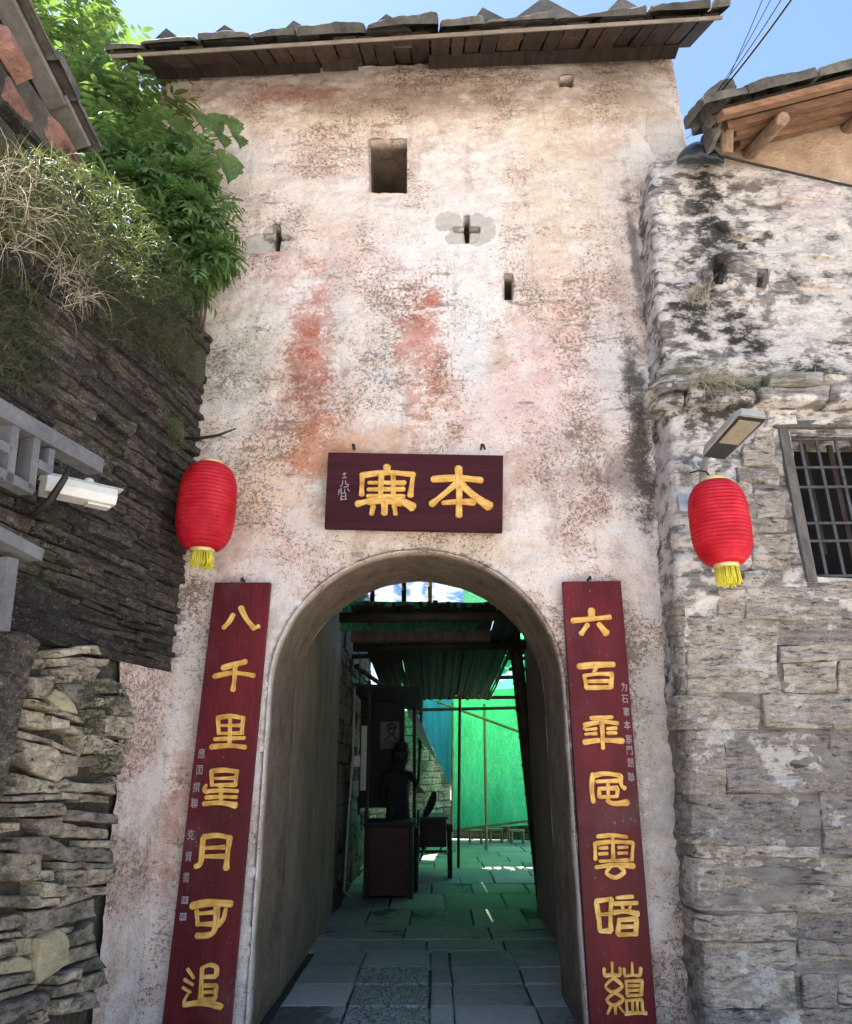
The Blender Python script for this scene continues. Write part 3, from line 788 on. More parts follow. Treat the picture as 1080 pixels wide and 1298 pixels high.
# right roof
EA, EB = PY(903, 142, -.98), PY(1080, 97, -.98)
ed = (EB - EA).normalized(); EB = EA + ed * 3.4
up = Vector((0, .9, .40)).normalized()
rn = ed.cross(up).normalized(); rn = rn if rn.z > 0 else -rn
rroof = MB().hexa([EA + up * .02 + rn * .0, EB + up * .02, EB + up * 3.2, EA + ed * 1.9 + up * 3.2, EA + up * .02 + rn * .03, EB + up * .02 + rn * .03, EB + up * 3.2 + rn * .03, EA + ed * 1.9 + up * 3.2 + rn * .03]).build('roof', M['wood_dark'], house)
for i, (b, w, th) in enumerate([(.03, .11, .045), (.24, .10, .05), (.40, .13, .05), (.60, .12, .05)]):
    rnd = random.Random(60 + i)
    a = EA + up * b - rn * (.03 + .02 * i) + ed * (.06 + .13 * i); c = EB + up * (b + rnd.uniform(-.02, .03)) - rn * (.03 + .02 * i)
    MB().bar(a, c, w, th, rn).build('eave_board', M['wood_warm'], rroof)
def on_eave(u, v, y=-.98):
    return (PY(u, v, y) - EA).dot(ed)
for (u, v, r) in [(1003, 128, .055), (1150, 100, .055)]:
    t_ = on_eave(u, v)
    a = EA + ed * t_ + up * .10 - rn * .13; c = EA + ed * (t_ - .02) + up * 1.0 - rn * .17
    MB().tube([a + Vector((0, .004, 0)), a.lerp(c, .02), a.lerp(c, .5), c], [r * .8, r, r * 1.05, r], 12).build('rafter', M['wood_log'], rroof)
pc = PY(921, 196, -.62); pt = PY(917, 128, -.78)
MB().tube([pc, pc.lerp(pt, .5) + Vector((.01, 0, 0)), pt], [.05, .055, .05], 10).build('corner_post', M['wood_log'], rroof)
rnd = random.Random(77)
for row in range(5):
    t_ = -.08 + .2 * row
    while t_ < 3.3:
        w = rnd.uniform(.22, .38); bb = -.07 + row * .3 + rnd.uniform(-.03, .03); th = rnd.uniform(.05, .09)
        o_ = .035 + rnd.uniform(0, .015) + (row > 0) * .05
        q = [(t_, bb + rnd.uniform(-.02, .02)), (t_ + w * .5, bb - rnd.uniform(0, .03)), (t_ + w - .01, bb + rnd.uniform(-.02, .02)), (t_ + w - .01, bb + .4), (t_ + .0, bb + .4)]
        rock('roof_slate', q, lambda a, b, o: EA + ed * a + up * b + rn * (o + o_), th, rroof, M['slate_roof'], 900 + row * 40 + int(t_ * 10), .06, 18, .01, .06)
        t_ += w
# ragged slate end hanging over the corner
for i, (pp, y) in enumerate([([(886, 128), (896, 116), (925, 108), (930, 122), (915, 140), (905, 150), (897, 142)], -.90), ([(896, 142), (908, 136), (914, 150), (910, 176), (902, 184), (898, 165)], -.72)]):
    pts = [(PY(u, v, y).x, PY(u, v, y).z) for u, v in pp][::-1]
    rock('end_slate', pts, lambda a, b, o, y=y: Vector((a, y - o, b)), .05, rroof, M['slate_roof'], 60 + i, .3, 20, .10, .1, soft=1)

# black plastic sheet in the gap between the two roofs
M['plastic'] = simple('black_plastic_sheet', (.018, .022, .026), (.05, .06, .068), 9, .42, .6, .008, spec=.5)
vv = []; ff = []
NX, NZ = 16, 8
for j in range(NZ + 1):
    for i in range(NX + 1):
        u = 858 + 60 * i / NX
        topv = 200 - 21 * math.sin(math.pi * min(1, i / NX * 1.05)) ** .8
        vv_ = topv + (208 - topv) * j / NZ
        y = -.50 + .10 * math.sin(math.pi * j / NZ) * -1 + .03 * fn((i * .4, j * .5, 2), 1, 3) + (.35 if j == 0 else 0)
        vv.append(PY(u, vv_, y))
for j in range(NZ):
    for i in range(NX):
        a = j * (NX + 1) + i; ff.append([a, a + 1, a + NX + 2, a + NX + 1])
tag(obj('plastic_sheet', vv, ff, M['plastic'], None, True), 'black plastic sheet bunched in the gap below the right roof corner', 'plastic sheet')

# ------------------------------------------------------------------ left retaining wall (runs from the tower towards the camera)
LO = Vector((PY(168, 1298, 0).x, 0, 0))
LD = Vector((-.2, -1, 0)).normalized()
LN = Vector((1, -.2, 0)).normalized()
def lframe(s, z, off): return LO + LD * s + LN * off + Vector((0, 0, z))
def lA(u, v, off=0.0):
    p = PN(u, v, LO + LN * off, LN); d = p - LO
    return (d.dot(LD), p.z)
lw = thing('retaining_wall', LO + LD * 1.2 - LN * .3, 'dark layered slate wall on rubble footing along the left side', 'stone wall')
ZB = lA(120, 832)[1]           # underside of the long beam
bk = MB()
bk.hexa([lframe(0, 0, -.9), lframe(0, 0, -.02), lframe(4.2, 0, -.02), lframe(4.2, 0, -.9), lframe(0, 4.75, -.9), lframe(0, 4.75, -.02), lframe(4.2, 4.5, -.02), lframe(4.2, 4.5, -.9)])
bk.build('wall_core', M['mortar'], lw)
# grey rendered strip beside the tower
def cdisp(s, z): return .012 * fn((s, z * 1.5, 1), 3, 4) + .01 * fn((s, z * 3, 6), 11, 3)
v_, f_ = sheet([(0, 0), (.42, 0), (.46, 1.0), (.50, 1.5), (.62, ZB), (0, ZB)], [], .04, lframe, lambda s, z: .02 + cdisp(s, z), 6)
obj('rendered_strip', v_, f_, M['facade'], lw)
def from_crop(org, sc, pts): return [(org[0] + x / sc, org[1] + y / sc) for x, y in pts]
E_ = [[(305, 225), (480, 195), (570, 195), (605, 245), (480, 240), (310, 265)], [(320, 275), (480, 265), (630, 285), (620, 320), (340, 325)], [(345, 345), (510, 305), (600, 350), (560, 420), (345, 420)],
      [(370, 430), (565, 425), (570, 560), (490, 590), (440, 540)], [(190, 400), (320, 390), (320, 440), (260, 530), (190, 515)], [(200, 280), (240, 270), (270, 335), (210, 335)], [(290, 520), (350, 475), (420, 500), (460, 620), (390, 610), (320, 580)],
      [(170, 535), (300, 560), (310, 610), (170, 575)], [(310, 595), (525, 655), (520, 690), (300, 620)], [(570, 410), (700, 400), (760, 440), (740, 490), (580, 490)], [(575, 520), (650, 530), (670, 580), (580, 575)],
      [(510, 600), (640, 590), (660, 650), (540, 650)], [(150, 600), (260, 620), (270, 720), (150, 700)], [(275, 640), (385, 670), (390, 720), (280, 720)], [(390, 690), (560, 720), (540, 790), (400, 740)],
      [(135, 730), (325, 790), (320, 815), (135, 775)], [(330, 800), (490, 870), (480, 895), (330, 830)], [(130, 800), (330, 850), (380, 900), (370, 1010), (330, 1050), (130, 950)], [(390, 880), (480, 890), (470, 1010), (390, 1020)],
      [(500, 900), (620, 880), (640, 950), (500, 960)], [(350, 1060), (420, 1035), (490, 1060), (490, 1110), (360, 1115)], [(500, 1060), (660, 1070), (650, 1110), (500, 1120)], [(670, 1050), (720, 1020), (735, 1130), (665, 1120)],
      [(90, 1010), (330, 1060), (340, 1120), (80, 1120)], [(50, 1145), (245, 1130), (245, 1170), (50, 1175)], [(255, 1135), (370, 1130), (370, 1165), (255, 1170)], [(400, 1120), (495, 1130), (495, 1165), (400, 1160)],
      [(500, 1130), (700, 1150), (700, 1185), (500, 1180)], [(45, 1195), (190, 1190), (180, 1225), (45, 1230)], [(190, 1190), (370, 1185), (370, 1215), (190, 1220)], [(640, 640), (800, 650), (790, 780), (620, 760)],
      [(480, 760), (620, 770), (760, 830), (760, 880), (500, 870)], [(640, 890), (760, 890), (760, 1000), (640, 990)], [(660, 520), (760, 510), (800, 630), (680, 630)], [(20, 1080), (75, 1080), (70, 1130), (15, 1130)]]
F_ = [[(60, 20), (350, 10), (350, 60), (60, 70)], [(190, 90), (350, 75), (350, 170), (250, 185)], [(20, 110), (110, 105), (110, 150), (20, 165)], [(370, 110), (480, 130), (620, 150), (620, 200), (370, 190)], [(400, 30), (640, 60), (640, 110), (400, 90)],
      [(5, 225), (105, 220), (105, 265), (5, 265)], [(115, 200), (265, 190), (360, 250), (300, 290), (120, 290)], [(320, 262), (480, 255), (640, 270), (645, 345), (340, 325)], [(490, 215), (640, 210), (640, 258), (490, 250)], [(345, 385), (465, 385), (470, 480), (350, 485)],
      [(475, 380), (635, 380), (635, 460), (480, 475)], [(485, 490), (620, 485), (625, 530), (490, 535)], [(230, 390), (325, 390), (325, 450), (230, 450)], [(-60, 290), (220, 300), (210, 440), (-60, 450)], [(200, 460), (330, 470), (330, 540), (200, 545)],
      [(340, 500), (470, 490), (530, 545), (340, 605)], [(330, 620), (540, 560), (545, 660), (330, 715)], [(-60, 540), (180, 545), (190, 600), (-60, 600)], [(190, 555), (320, 550), (325, 590), (195, 608)], [(-60, 665), (155, 655), (160, 690), (100, 730), (-60, 750)],
      [(165, 640), (305, 615), (310, 735), (170, 780)], [(-60, 770), (120, 750), (140, 780), (-60, 800)], [(200, 800), (315, 740), (370, 800), (370, 930), (195, 1040), (180, 980)], [(-50, 830), (70, 810), (85, 870), (-50, 930)], [(95, 800), (185, 790), (190, 880), (95, 895)],
      [(-50, 950), (100, 900), (165, 920), (160, 980), (-50, 1010)], [(-50, 1030), (165, 990), (170, 1040), (-50, 1110)], [(-50, 1130), (220, 1060), (190, 1100), (-50, 1180)], [(375, 780), (450, 750), (440, 830), (375, 860)], [(380, 870), (540, 820), (560, 890), (400, 940)],
      [(290, 1010), (430, 970), (430, 1020), (300, 1060)], [(275, 1080), (450, 1040), (440, 1100), (280, 1140)], [(230, 1230), (290, 1190), (300, 1280), (240, 1300)], [(340, 730), (420, 720), (400, 760), (345, 765)], [(-50, 1190), (230, 1110), (250, 1180), (-50, 1290)],
      [(450, 950), (560, 900), (600, 960), (460, 1000)], [(460, 1030), (600, 980), (640, 1060), (470, 1120)], [(310, 1160), (520, 1110), (560, 1190), (320, 1240)], [(450, 760), (530, 700), (545, 800), (460, 830)], [(345, 340), (640, 350), (640, 372), (345, 375)]]
i = 0
for org, sc_, lst in (((0, 780), 4.99, E_), ((0, 1020), 4.668, F_)):
    for p in lst:
        px = from_crop(org, sc_, p)
        if max(q[0] for q in px) > 158: px = [(min(q[0], 158), q[1]) for q in px]
        pts = [lA(u, v, .05) for u, v in px]
        cc_ = Vector((sum(q[0] for q in pts), sum(q[1] for q in pts))) / len(pts)
        pts = [tuple(cc_ + (Vector(q) - cc_) * 1.12) for q in pts]
        rnd = random.Random(1000 + i)
        mat = M['stone_left']
        if sc_ > 4.9 and lst.index(p) in (6, 7) or sc_ < 4.9 and lst.index(p) in (22, 24, 25): mat = M['stone_yellow']
        rock('rubble_stone', pts, lframe, rnd.uniform(.05, .11), lw, mat, 1000 + i, .13, 20, .05, .12)
        i += 1
# rubble on towards the camera, beyond the left edge of the picture
rnd = random.Random(41)
z = .05
while z < ZB - .1:
    h = rnd.uniform(.09, .2); s_ = 1.75
    while s_ < 3.4:
        w = rnd.uniform(.15, .4)
        rock('rubble_stone', [(s_, z), (s_ + w, z), (s_ + w, z + h), (s_, z + h)], lframe, rnd.uniform(.05, .1), lw, M['stone_left'], int(s_ * 999 + z * 777), .12, 14, .05, .1)
        s_ += w + .015
    z += h + .012
# long beam carrying the upper wall
q = []
for s_, hh, off in ((-.0, 0, 0), (3.6, .02, .0)):
    pass
bb = [lA(200, 838, .12), lA(20, 792, .12)]
ring = [(.02, ZB - .01), (.9, ZB + .0), (1.8, ZB + .03), (3.4, ZB + .02), (3.4, ZB + .30), (1.7, ZB + .27), (.8, ZB + .22), (.02, ZB + .19)]
rock('stone_beam', ring, lframe, .10, lw, M['stone_dark'], 55, .22, 60, .1, .03, None, 1.5, .05)
# thin slate courses of the upper wall
rnd = random.Random(9)
z = ZB + .005; cnt = 0; rowi = 0
while z < 4.78:
    h = rnd.uniform(.028, .072); s_ = rnd.uniform(-.1, .1) - (0 if z > ZB + .5 else 0)
    s_ = max(.0, s_) + .03
    while s_ < 1.95 and cnt < 298:
        w = rnd.uniform(.16, .58)
        z0 = z + rnd.uniform(-.006, .006); tl = rnd.uniform(-.012, .012)
        pts = [(s_, z0), (s_ + w * .5, z0 + rnd.uniform(-.008, .008)), (s_ + w - .008, z0 + tl), (s_ + w - .008, z0 + h + tl), (s_ + w * .5, z0 + h + rnd.uniform(-.008, .008)), (s_, z0 + h)]
        zz = min(1, (z - ZB) / 2.5)
        if True:
            rock('slate_slab', pts, lframe, .005 + rnd.uniform(.0, .04), lw, M['stone_dark'], 3000 + cnt, .10, 14, .04, .02, None, .8, .035); cnt += 1
        s_ += w
    z += h + .004

# ------------------------------------------------------------------ carved boards
t = NT('dark_red_lacquer')
n1 = t.noise(3, 5, .6, (1, 1, .35)); n2 = t.noise(40, 4, .6, (3, 1, .25))
M['lacquer'] = t.done(t.ramp(t.math('MULTIPLY_ADD', n2, .3, t.math('MULTIPLY', n1, .7)), [(.3, (.045, .005, .008)), (.52, (.105, .009, .013)), (.72, (.20, .018, .022))]), t.map(n2, .3, .7, .36, .52), t.bump(n2, .5, .003), .18)
lk = t.b.inputs['Base Color'].links[0].from_socket
n5 = t.noise(55, 5, .75, (1, 1, .5)); n6 = t.noise(2.2, 5, .65)
t.put(t.b.inputs['Base Color'], t.mix(t.math('MULTIPLY', t.map(t.math('MULTIPLY_ADD', n6, .3, n5), .80, .88), .6), t.mix(t.math('MULTIPLY', t.map(n6, .52, .7), .22), lk, (.16, .10, .10)), (.36, .28, .25)))
M['plaque_wood'] = simple('maroon_plaque_wood', (.026, .006, .009), (.070, .012, .016), 3, .6, .35, .003, (.4, 1, 6), spec=.15)
t = NT('old_gold_paint')
n1 = t.noise(14, 5, .6)
M['gold'] = t.done(t.ramp(n1, [(.3, (.46, .21, .035)), (.5, (.72, .39, .075)), (.72, (.86, .58, .20))]), .45, t.bump(n1, .3, .003), .5, .15)
M['white_ink'] = simple('chalky_white_lettering', (.26, .20, .21), (.46, .40, .41), 30, .8, .1)

def smooth_line(p, k=4):
    p = [Vector(q) for q in p]
    if len(p) == 2: return [p[0].lerp(p[1], i / 3) for i in range(4)]
    out = []
    for i in range(len(p) - 1):
        a = p[max(i - 1, 0)]; b = p[i]; c = p[i + 1]; d = p[min(i + 2, len(p) - 1)]
        for j in range(k):
            s = j / k
            out.append(.5 * ((2 * b) + (c - a) * s + (2 * a - 5 * b + 4 * c - d) * s * s + (3 * b - a - 3 * c + d) * s ** 3))
    out.append(p[-1])
    return out
def strokes(name, lst, org, sc, y, mat, parent, hgt=.012, wk=1.0):
    """brush strokes in crop pixels -> rounded ridges on the plane Y = y"""
    mb = MB()
    SEC = [(-1, 0), (-.93, .75), (-.74, 1.0), (-.1, .38), (.1, .36), (.74, 1.0), (.93, .75), (1, 0)]
    NS = len(SEC)
    for si, (pts, w) in enumerate(lst):
        line = smooth_line(pts)
        P3 = [PY(org[0] + q.x / sc, org[1] + q.y / sc, y) for q in line]
        mid = PY(org[0] + line[0].x / sc, org[1] + line[0].y / sc, y)
        rr = (PY(org[0] + (line[0].x + w) / sc, org[1] + line[0].y / sc, y) - mid).length / 2 * wk
        # rounded ends
        d0 = (P3[0] - P3[1]).normalized(); d1 = (P3[-1] - P3[-2]).normalized()
        P3 = [P3[0] + d0 * rr * .55] + P3 + [P3[-1] + d1 * rr * .55]
        n = len(P3); base = len(mb.v)
        for i, p in enumerate(P3):
            d = (P3[min(i + 1, n - 1)] - P3[max(i - 1, 0)]).normalized()
            sd_ = Vector((d.z, 0, -d.x))
            f_ = i / (n - 1)
            k = .45 if i in (0, n - 1) else (.95 + .14 * math.sin(f_ * 5 + si) + (.12 if f_ > .7 else 0))
            e_ = .5 if i in (0, n - 1) else 1
            for lat, hh in SEC:
                mb.v.append(p + sd_ * (lat * rr * k) + Vector((0, -hh * hgt * e_ - .0012 * (si % 4), 0)))
        for i in range(n - 1):
            for j in range(NS - 1):
                a = base + i * NS + j
                mb.f.append([a, a + 1, a + NS + 1, a + NS])
        mb.f.append([base + j for j in range(NS)]); mb.f.append([base + (n - 1) * NS + j for j in range(NS)][::-1])
    return mb.build(name, mat, parent, True)

def board(name, pxs, y, th, mat, label, cat, z0=None):
    tl, tr, bl, br = [PY(u, v, y) for u, v in pxs]
    if z0 is not None:
        bl = tl + (bl - tl) * ((tl.z - z0) / (tl.z - bl.z)); br = tr + (br - tr) * ((tr.z - z0) / (tr.z - br.z))
    root = thing(name, ((bl.x + br.x) / 2, y + th, min(bl.z, br.z)), label, cat)
    bm = bmesh.new()
    q = [bl, br, tr, tl]
    vs_ = [bm.verts.new(p) for p in q] + [bm.verts.new(p + Vector((0, th, 0))) for p in q]
    for f_ in [[0, 1, 2, 3], [7, 6, 5, 4], [0, 4, 5, 1], [1, 5, 6, 2], [2, 6, 7, 3], [3, 7, 4, 0]]: bm.faces.new([vs_[i] for i in f_])
    bmesh.ops.bevel(bm, geom=bm.edges[:], offset=.005, segments=2, affect='EDGES', profile=.5)
    objbm('board', bm, mat, root, False)
    return root

CA, CB, CC, CDD = ((200, 730), 4.473), ((200, 1000), 4.353), ((700, 730), 4.473), ((700, 1000), 4.353)
left_chars = [
 (CA, [([(428, 218), (405, 260), (372, 295)], 24), ([(470, 178), (500, 240), (548, 300)], 28), ([(540, 300), (574, 286)], 24)]),
 (CA, [([(368, 522), (440, 502), (500, 486)], 30), ([(320, 570), (430, 550), (548, 566)], 26), ([(438, 510), (436, 580), (426, 650)], 26)]),
 (CA, [([(338, 805), (415, 795), (490, 808)], 24), ([(342, 805), (347, 895)], 22), ([(485, 808), (476, 895)], 24), ([(350, 848), (475, 848)], 18), ([(348, 893), (478, 891)], 18), ([(412, 800), (408, 960)], 20), ([(322, 926), (408, 922), (494, 918)], 20), ([(302, 970), (400, 962), (500, 972)], 26)]),
 (CA, [([(302, 1108), (375, 1101), (455, 1110)], 24), ([(306, 1110), (308, 1188)], 22), ([(450, 1110), (440, 1188)], 22), ([(320, 1148), (435, 1146)], 18), ([(310, 1186), (440, 1184)], 20), ([(276, 1186), (264, 1214), (286, 1226)], 20), ([(272, 1222), (362, 1216), (455, 1220)], 20), ([(272, 1256), (362, 1252), (448, 1254)], 20), ([(360, 1186), (358, 1290)], 24), ([(262, 1292), (358, 1286), (446, 1302)], 28)]),
 (CB, [([(250, 270), (244, 350), (234, 412), (208, 428)], 26), ([(250, 266), (330, 256), (406, 272)], 26), ([(398, 272), (386, 350), (378, 440)], 30), ([(262, 325), (370, 321)], 22), ([(255, 372), (376, 371)], 22)]),
 (CB, [([(188, 646), (280, 628), (408, 634)], 34), ([(326, 650), (322, 740), (296, 800), (216, 810)], 30), ([(216, 672), (222, 750)], 24), ([(216, 688), (320, 678)], 20), ([(224, 745), (312, 745)], 22), ([(376, 662), (362, 716), (330, 756)], 22)]),
 (CB, [([(165, 992), (200, 1042)], 15), ([(148, 1050), (196, 1080)], 15), ([(140, 1094), (182, 1120)], 15), ([(247, 985), (242, 1070), (238, 1158)], 24), ([(247, 985), (290, 970), (325, 986), (322, 1032)], 20), ([(245, 1036), (320, 1034)], 18), ([(245, 1084), (325, 1082)], 18), ([(324, 1084), (320, 1156)], 20), ([(245, 1120), (322, 1118)], 18), ([(240, 1158), (320, 1156)], 18), ([(166, 1132), (150, 1162), (148, 1188)], 16), ([(146, 1190), (250, 1178), (350, 1200)], 26), ([(355, 1192), (342, 1214)], 18)])]
right_chars = [
 (CC, [([(222, 192), (222, 236)], 36), ([(112, 254), (220, 244), (328, 234)], 28), ([(200, 276), (162, 330)], 28), ([(264, 276), (308, 328)], 36)]),
 (CC, [([(148, 514), (250, 504), (348, 502)], 32), ([(250, 510), (232, 558)], 24), ([(180, 564), (192, 634)], 24), ([(180, 566), (260, 556), (340, 557)], 22), ([(340, 556), (330, 634)], 24), ([(200, 598), (326, 596)], 20), ([(190, 634), (334, 632)], 24)]),
 (CC, [([(218, 806), (340, 801)], 22), ([(180, 846), (280, 827), (370, 836)], 24), ([(188, 872), (250, 866)], 18), ([(186, 898), (250, 893)], 18), ([(180, 846), (182, 870)], 14), ([(310, 866), (364, 863)], 18), ([(310, 891), (362, 890)], 18), ([(280, 828), (286, 978)], 24), ([(180, 942), (280, 931), (400, 936)], 30)]),
 (CC, [([(230, 1122), (222, 1200), (232, 1282)], 26), ([(232, 1132), (300, 1120), (386, 1132)], 26), ([(388, 1132), (390, 1186), (412, 1204)], 24), ([(250, 1166), (374, 1160)], 22), ([(262, 1206), (370, 1202)], 22), ([(264, 1210), (266, 1254)], 20), ([(370, 1206), (364, 1250)], 20), ([(266, 1254), (364, 1250)], 18), ([(315, 1170), (316, 1276)], 20), ([(312, 1272), (344, 1290), (428, 1284)], 30)]),
 (CDD, [([(248, 262), (330, 255), (410, 265)], 20), ([(234, 302), (330, 290), (444, 297)], 22), ([(234, 300), (236, 388)], 22), ([(444, 297), (436, 394)], 20), ([(332, 260), (336, 400)], 20), ([(258, 326), (304, 323)], 16), ([(256, 358), (304, 355)], 16), ([(362, 322), (414, 320)], 16), ([(362, 354), (414, 352)], 16), ([(262, 398), (420, 391)], 18), ([(240, 432), (340, 418), (450, 424)], 24), ([(322, 426), (296, 462), (344, 488), (394, 458), (370, 426)], 20)]),
 (CDD, [([(242, 624), (254, 700), (262, 780)], 26), ([(240, 618), (326, 606)], 24), ([(326, 606), (318, 690), (322, 780)], 26), ([(254, 692), (320, 688)], 20), ([(262, 784), (322, 782)], 24), ([(354, 600), (444, 593)], 18), ([(340, 632), (468, 628)], 20), ([(384, 640), (388, 668)], 18), ([(430, 636), (424, 668)], 18), ([(336, 682), (400, 674), (474, 690)], 26), ([(368, 716), (360, 800)], 24), ([(368, 722), (464, 714)], 22), ([(464, 714), (460, 804)], 24), ([(374, 760), (456, 757)], 20), ([(362, 803), (462, 800)], 22)]),
 (CDD, [([(285, 990), (290, 1028), (330, 1024), (370, 1026), (372, 986)], 17), ([(328, 956), (330, 1024)], 15), ([(395, 990), (400, 1028), (440, 1024), (480, 1026), (486, 986)], 17), ([(438, 958), (440, 1024)], 15), ([(335, 1042), (292, 1088), (335, 1120), (384, 1086), (338, 1042)], 16), ([(340, 1122), (300, 1162), (340, 1194), (390, 1156), (342, 1122)], 16), ([(345, 1195), (348, 1240)], 14), ([(320, 1200), (302, 1238)], 14), ([(370, 1200), (392, 1230)], 14),
        ([(405, 1056), (412, 1138)], 18), ([(405, 1058), (495, 1055)], 16), ([(494, 1056), (488, 1135)], 18), ([(420, 1084), (484, 1083)], 13), ([(420, 1110), (484, 1108)], 13), ([(410, 1138), (490, 1135)], 15), ([(406, 1166), (412, 1234)], 16), ([(405, 1166), (494, 1161)], 15), ([(494, 1162), (498, 1230)], 16), ([(440, 1170), (442, 1226)], 13), ([(466, 1168), (468, 1226)], 13), ([(402, 1240), (460, 1234), (520, 1236)], 18)])]
BY = -.085
lb = board('couplet_board', [(272, 738), (343, 738), (205, 1298), (292, 1298)], BY, .045, M['lacquer'], 'left dark red couplet board with seven gold characters beside the arch', 'board', .06)
rb = board('couplet_board', [(713, 737), (787, 736), (748, 1298), (833, 1298)], BY, .045, M['lacquer'], 'right dark red couplet board with seven gold characters beside the arch', 'board', .06)
for root, lst in ((lb, left_chars), (rb, right_chars)):
    root['group'] = 'couplet boards flanking the arch'
    for (org, sc), st in lst:
        strokes('character', st, org, sc, BY - .0025, M['gold'], root, .011, 1.15)
plq = board('name_plaque', [(416, 573), (638, 577), (411, 669), (637, 674)], -.12, .05, M['plaque_wood'], 'wide maroon plaque with two large gold characters above the arch', 'plaque')
CP = ((400, 560), 4.32)
ben = [([(642, 206), (780, 200), (910, 212)], 34), ([(782, 142), (786, 270), (784, 408)], 36), ([(768, 232), (700, 290), (632, 345)], 32), ([(800, 236), (870, 300), (955, 358)], 42), ([(698, 336), (780, 329), (870, 332)], 30)]
zhai = [([(390, 134), (390, 164)], 36), ([(250, 186), (390, 170), (540, 182)], 30), ([(256, 186), (252, 294)], 28), ([(534, 182), (518, 300)], 28), ([(292, 226), (490, 226)], 22), ([(288, 263), (486, 261)], 22), ([(284, 300), (486, 300)], 22), ([(360, 180), (356, 320)], 28), ([(425, 180), (426, 312)], 28), ([(350, 312), (290, 326), (225, 342)], 30), ([(430, 312), (490, 335), (536, 362)], 40), ([(292, 338), (380, 326), (470, 342)], 26), ([(378, 310), (376, 396)], 32), ([(316, 352), (306, 398)], 26), ([(430, 352), (438, 398)], 26)]
strokes('character', ben, *CP, -.1225, M['gold'], plq, .015, 1.15)
strokes('character', zhai, *CP, -.1225, M['gold'], plq, .015, 1.15)
sig = [([(148, 178), (168, 174)], 5), ([(158, 168), (156, 200)], 5), ([(146, 200), (170, 196)], 5), ([(150, 214), (146, 236), (136, 246)], 5), ([(164, 212), (166, 232), (182, 236)], 5), ([(140, 252), (140, 284)], 5), ([(130, 262), (126, 290)], 5), ([(154, 250), (180, 246)], 5), ([(160, 258), (158, 276)], 5), ([(174, 254), (184, 270)], 5), ([(140, 286), (164, 282), (164, 316)], 5), ([(142, 288), (140, 316)], 5), ([(142, 300), (162, 298)], 4), ([(136, 318), (170, 314)], 5)]
strokes('signature', sig, *CP, -.1225, M['white_ink'], plq, .003)
M['iron_dark'] = simple('dark_iron', (.02, .018, .018), (.06, .055, .05), 10, .6, .3, .002, metal=.5, spec=.5)
for (u, v) in ((448, 567), (610, 567)):
    p = PY(u, v, -.03)
    MB().tube([p + Vector((0, .06, 0)), p + Vector((0, -.05, 0)), p + Vector((.01, -.07, -.01)), p + Vector((.02, -.085, -.055))], .009, 6).build('hook', M['iron_dark'], plq, True)
for root, (u, v) in ((lb, (308, 735)), (rb, (747, 733))):
    p = PY(u, v, -.05)
    MB().tube([p + Vector((0, .06, 0)), p + Vector((0, -.03, .004)), p + Vector((0, -.035, -.02))], .008, 6).build('nail', M['iron_dark'], root, True)
# small column of lettering
def glyphs(txt, pix, size_px, y, parent):
    for ch, (u, v) in zip(txt, pix):
        c = bpy.data.curves.new('t', 'FONT'); c.body = ch; c.align_x = 'CENTER'; c.align_y = 'CENTER'
        o = bpy.data.objects.new('t', c); COL.objects.link(o)
        dg = bpy.context.evaluated_depsgraph_get()
        me = bpy.data.meshes.new_from_object(o.evaluated_get(dg))
        bpy.data.objects.remove(o)
        p = PY(u, v, y); k = (PY(u + size_px, v, y) - p).length
        if len(me.vertices) == 0: continue
        vs_ = [q.co.copy() for q in me.vertices]
        cx = (max(q.x for q in vs_) + min(q.x for q in vs_)) / 2; cy = (max(q.y for q in vs_) + min(q.y for q in vs_)) / 2
        obj('small_character', [p + Vector(((q.x - cx) * k * .85, 0, (q.y - cy) * k * 1.15)) for q in vs_], [list(f.vertices) for f in me.polygons], M['white_ink'], parent, False)
        bpy.data.meshes.remove(me)
glyphs('为石寨本寨門題聯', [(791, 870.5), (792, 886), (794, 902), (795, 919), (797, 937), (798, 951), (799.5, 967), (800, 985)], 10.5, BY - .002, rb)
glyphs('應囯撰聯克賢書', [(255.5, 955), (253, 976), (249, 998), (246.5, 1018), (242, 1058), (239, 1086), (236, 1112)], 11, BY - .002, lb)
for (u, v) in ((234.5, 1141), (232, 1162)):
    p = PY(u, v, BY - .002); k = .02
    mb = MB().add([p + Vector((-k, 0, -k)), p + Vector((k, 0, -k)), p + Vector((k, 0, k)), p + Vector((-k, 0, k))], [[0, 1, 2, 3]])
    s_ = mb.build('seal', M['white_ink'], lb)
    for a, b_ in (((-.013, .008), (.013, .008)), ((-.013, -.004), (.013, -.004)), ((0, .014), (0, -.014)), ((-.013, .014), (-.013, -.014))):
        MB().bar(p + Vector((a[0], -.002, a[1])), p + Vector((b_[0], -.002, b_[1])), .003, .002, (0, 1, 0)).build('seal_line', M['lacquer'], s_)

